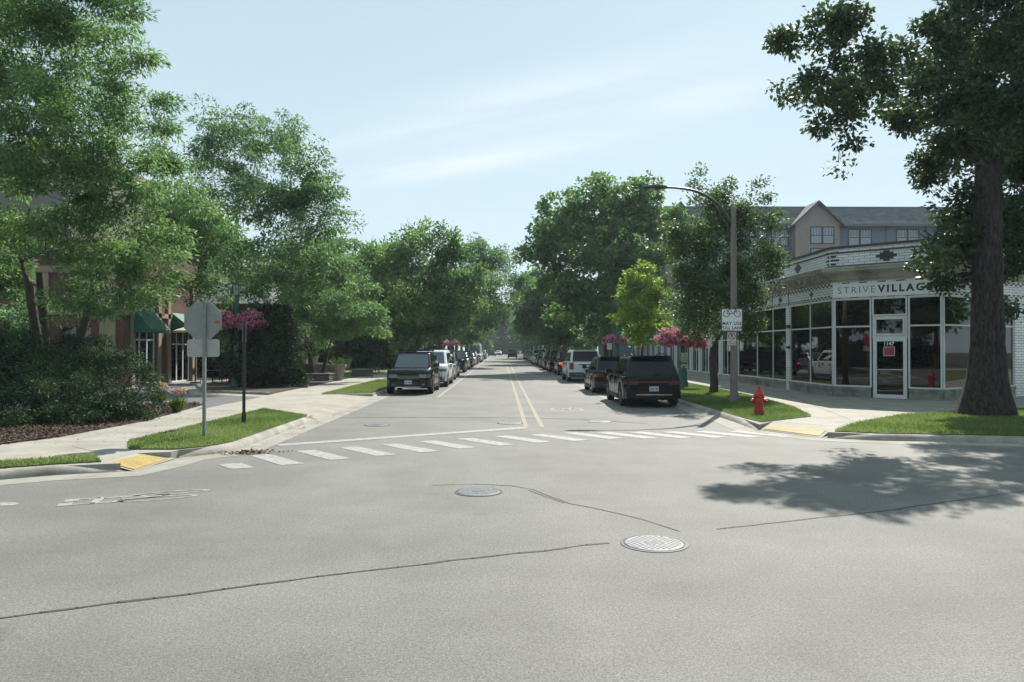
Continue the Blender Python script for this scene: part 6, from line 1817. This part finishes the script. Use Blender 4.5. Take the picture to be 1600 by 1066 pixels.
for k, (x, y, s_) in enumerate(((-9, 275, 2.2), (0, 288, 2.4), (9, 280, 2.2))):
    bl = [(x + r.uniform(-.5, .5) * 9, y + r.uniform(-2.5, 2.5), ZW + 5.5 * r.uniform(.2, .8), 2.6, 2.6, 2.2) for _ in range(10)]
    shrub('thicket', ['hazy thicket at the end of the street, left of the road axis', 'hazy thicket at the end of the street, on the road axis', 'hazy thicket at the end of the street, right of the road axis'][k], 'thicket', (x, y, ZW), bl, LF_dark, 220, 40, (.6, .4), .8, 90 + k)
# under-storey along the right lawns
for k, (x, y, lab) in enumerate([(8.3, 74, 'small green bush between the right lamp posts'), (8.0, 122, 'small light green bush at the far right kerb')]):
    bl = [(x + r.uniform(-.6, .6), y + r.uniform(-.8, .8), ZW + r.uniform(.5, 2.2), .8, .8, .8) for _ in range(7)]
    shrub('kerb_bush', lab, 'bush', (x, y, ZW), bl, LF_loc if k else LF_dark, 150, 40, (.3, .16), .3, 80 + k)
hp = next(o for o in bpy.data.objects if o.name.startswith('hedge') and o.parent is None)
for k, (x, y) in enumerate(((-34, -4), (-30, 3), (-38, -11), (-27, -12), (34, 11), (40, 12.5), (46, 14), (52, 16), (58, 18))):  # unseen hedges added to cover the bright band mirrored in the panes
    o = copy_tree(hp); o.location = (x, y, 0); o.rotation_euler.z = k * 1.3; o.scale = (1, 1, 1.25)
    o['label'] = f'{ordw[k]} unseen dark hedge added for the shop window reflections'; o['group'] = 'hedges along the cross street'
# ---- day lilies on the mulch
M_lily = leaf_mat('lily_leaves', [(0.04, 0.08, 0.02), (0.075, 0.13, 0.03), (0.11, 0.17, 0.045)], .35)
M_lilyf = leaf_mat('pale_pink_lilies', [(0.40, 0.22, 0.16), (0.52, 0.34, 0.26), (0.60, 0.46, 0.36)], .35, .6, .2, 1.2)
def lily(px, py, hgt, wid, label, nfl):
    x, y = g(px, py, ZW + .03)
    root = thing('day_lily', label, 'flowering plant', (x, y, ZW), 0, 'day lilies by the walk')
    n = 240; a = r.uniform(0, 6.28, n); q = r.uniform(0, .14, n)
    D = np.c_[np.cos(a) * .45, np.sin(a) * .45, np.full(n, 1.0)] + unit(r, n) * .2
    leaf_cloud('leaves', np.c_[x + np.cos(a) * q * wid * 3, y + np.sin(a) * q, np.full(n, ZW + .02)], D, unit(r, n), hgt * .7 * r.uniform(.6, 1.2, n), .03, r.random(n), M_lily, root, (x, y, ZW))
    fl = []
    mb = MB()
    for k in range(nfl):
        t = Vector((x + r.uniform(-1, 1) * wid, y + r.uniform(-.25, .25), ZW + hgt * r.uniform(.85, 1.12)))
        mb.tube([(x + r.uniform(-.1, .1), y, ZW), ((t.x + x) / 2, (t.y + y) / 2, ZW + hgt * .6), t], .006, 4, cap=False); fl.append(t)
    mb.build('stalks', M_lily, root)
    P = np.repeat(np.array([tuple(t) for t in fl]), 9, 0); m = len(P)
    leaf_cloud('flowers', P + r.normal(0, .018, (m, 3)), unit(r, m) + np.array([0, 0, .4]), unit(r, m), .085, .045, r.random(m), M_lilyf, root, (x, y, ZW))
lily(278, 643, .62, .16, 'single day lily clump with pale flowers on the tip of the mulch bed', 9)
lily(247, 632, .68, .30, 'pink day lilies tucked against the right end of the yew', 14)

# ------------------------------------------------------------------- summer haze
hz = MB(); hz.box(-430, 430, -430, 430, -1.1, 27)
ho = hz.build('haze', [])
hm = bpy.data.materials.new('summer_haze'); hm.use_nodes = True
hn, hl_ = hm.node_tree.nodes, hm.node_tree.links
hn.remove(hn['Principled BSDF'])
pv = hn.new('ShaderNodeVolumePrincipled')
pv.inputs['Color'].default_value = (0.80, 0.90, 1.0, 1)
pv.inputs['Density'].default_value = 0.00036
pv.inputs['Anisotropy'].default_value = 0.2
hl_.new(pv.outputs[0], hn['Material Output'].inputs['Volume'])
ho.data.materials.append(hm)
ho['kind'] = 'stuff'; ho['label'] = 'pale bluish summer haze filling the street'; ho['category'] = 'haze'
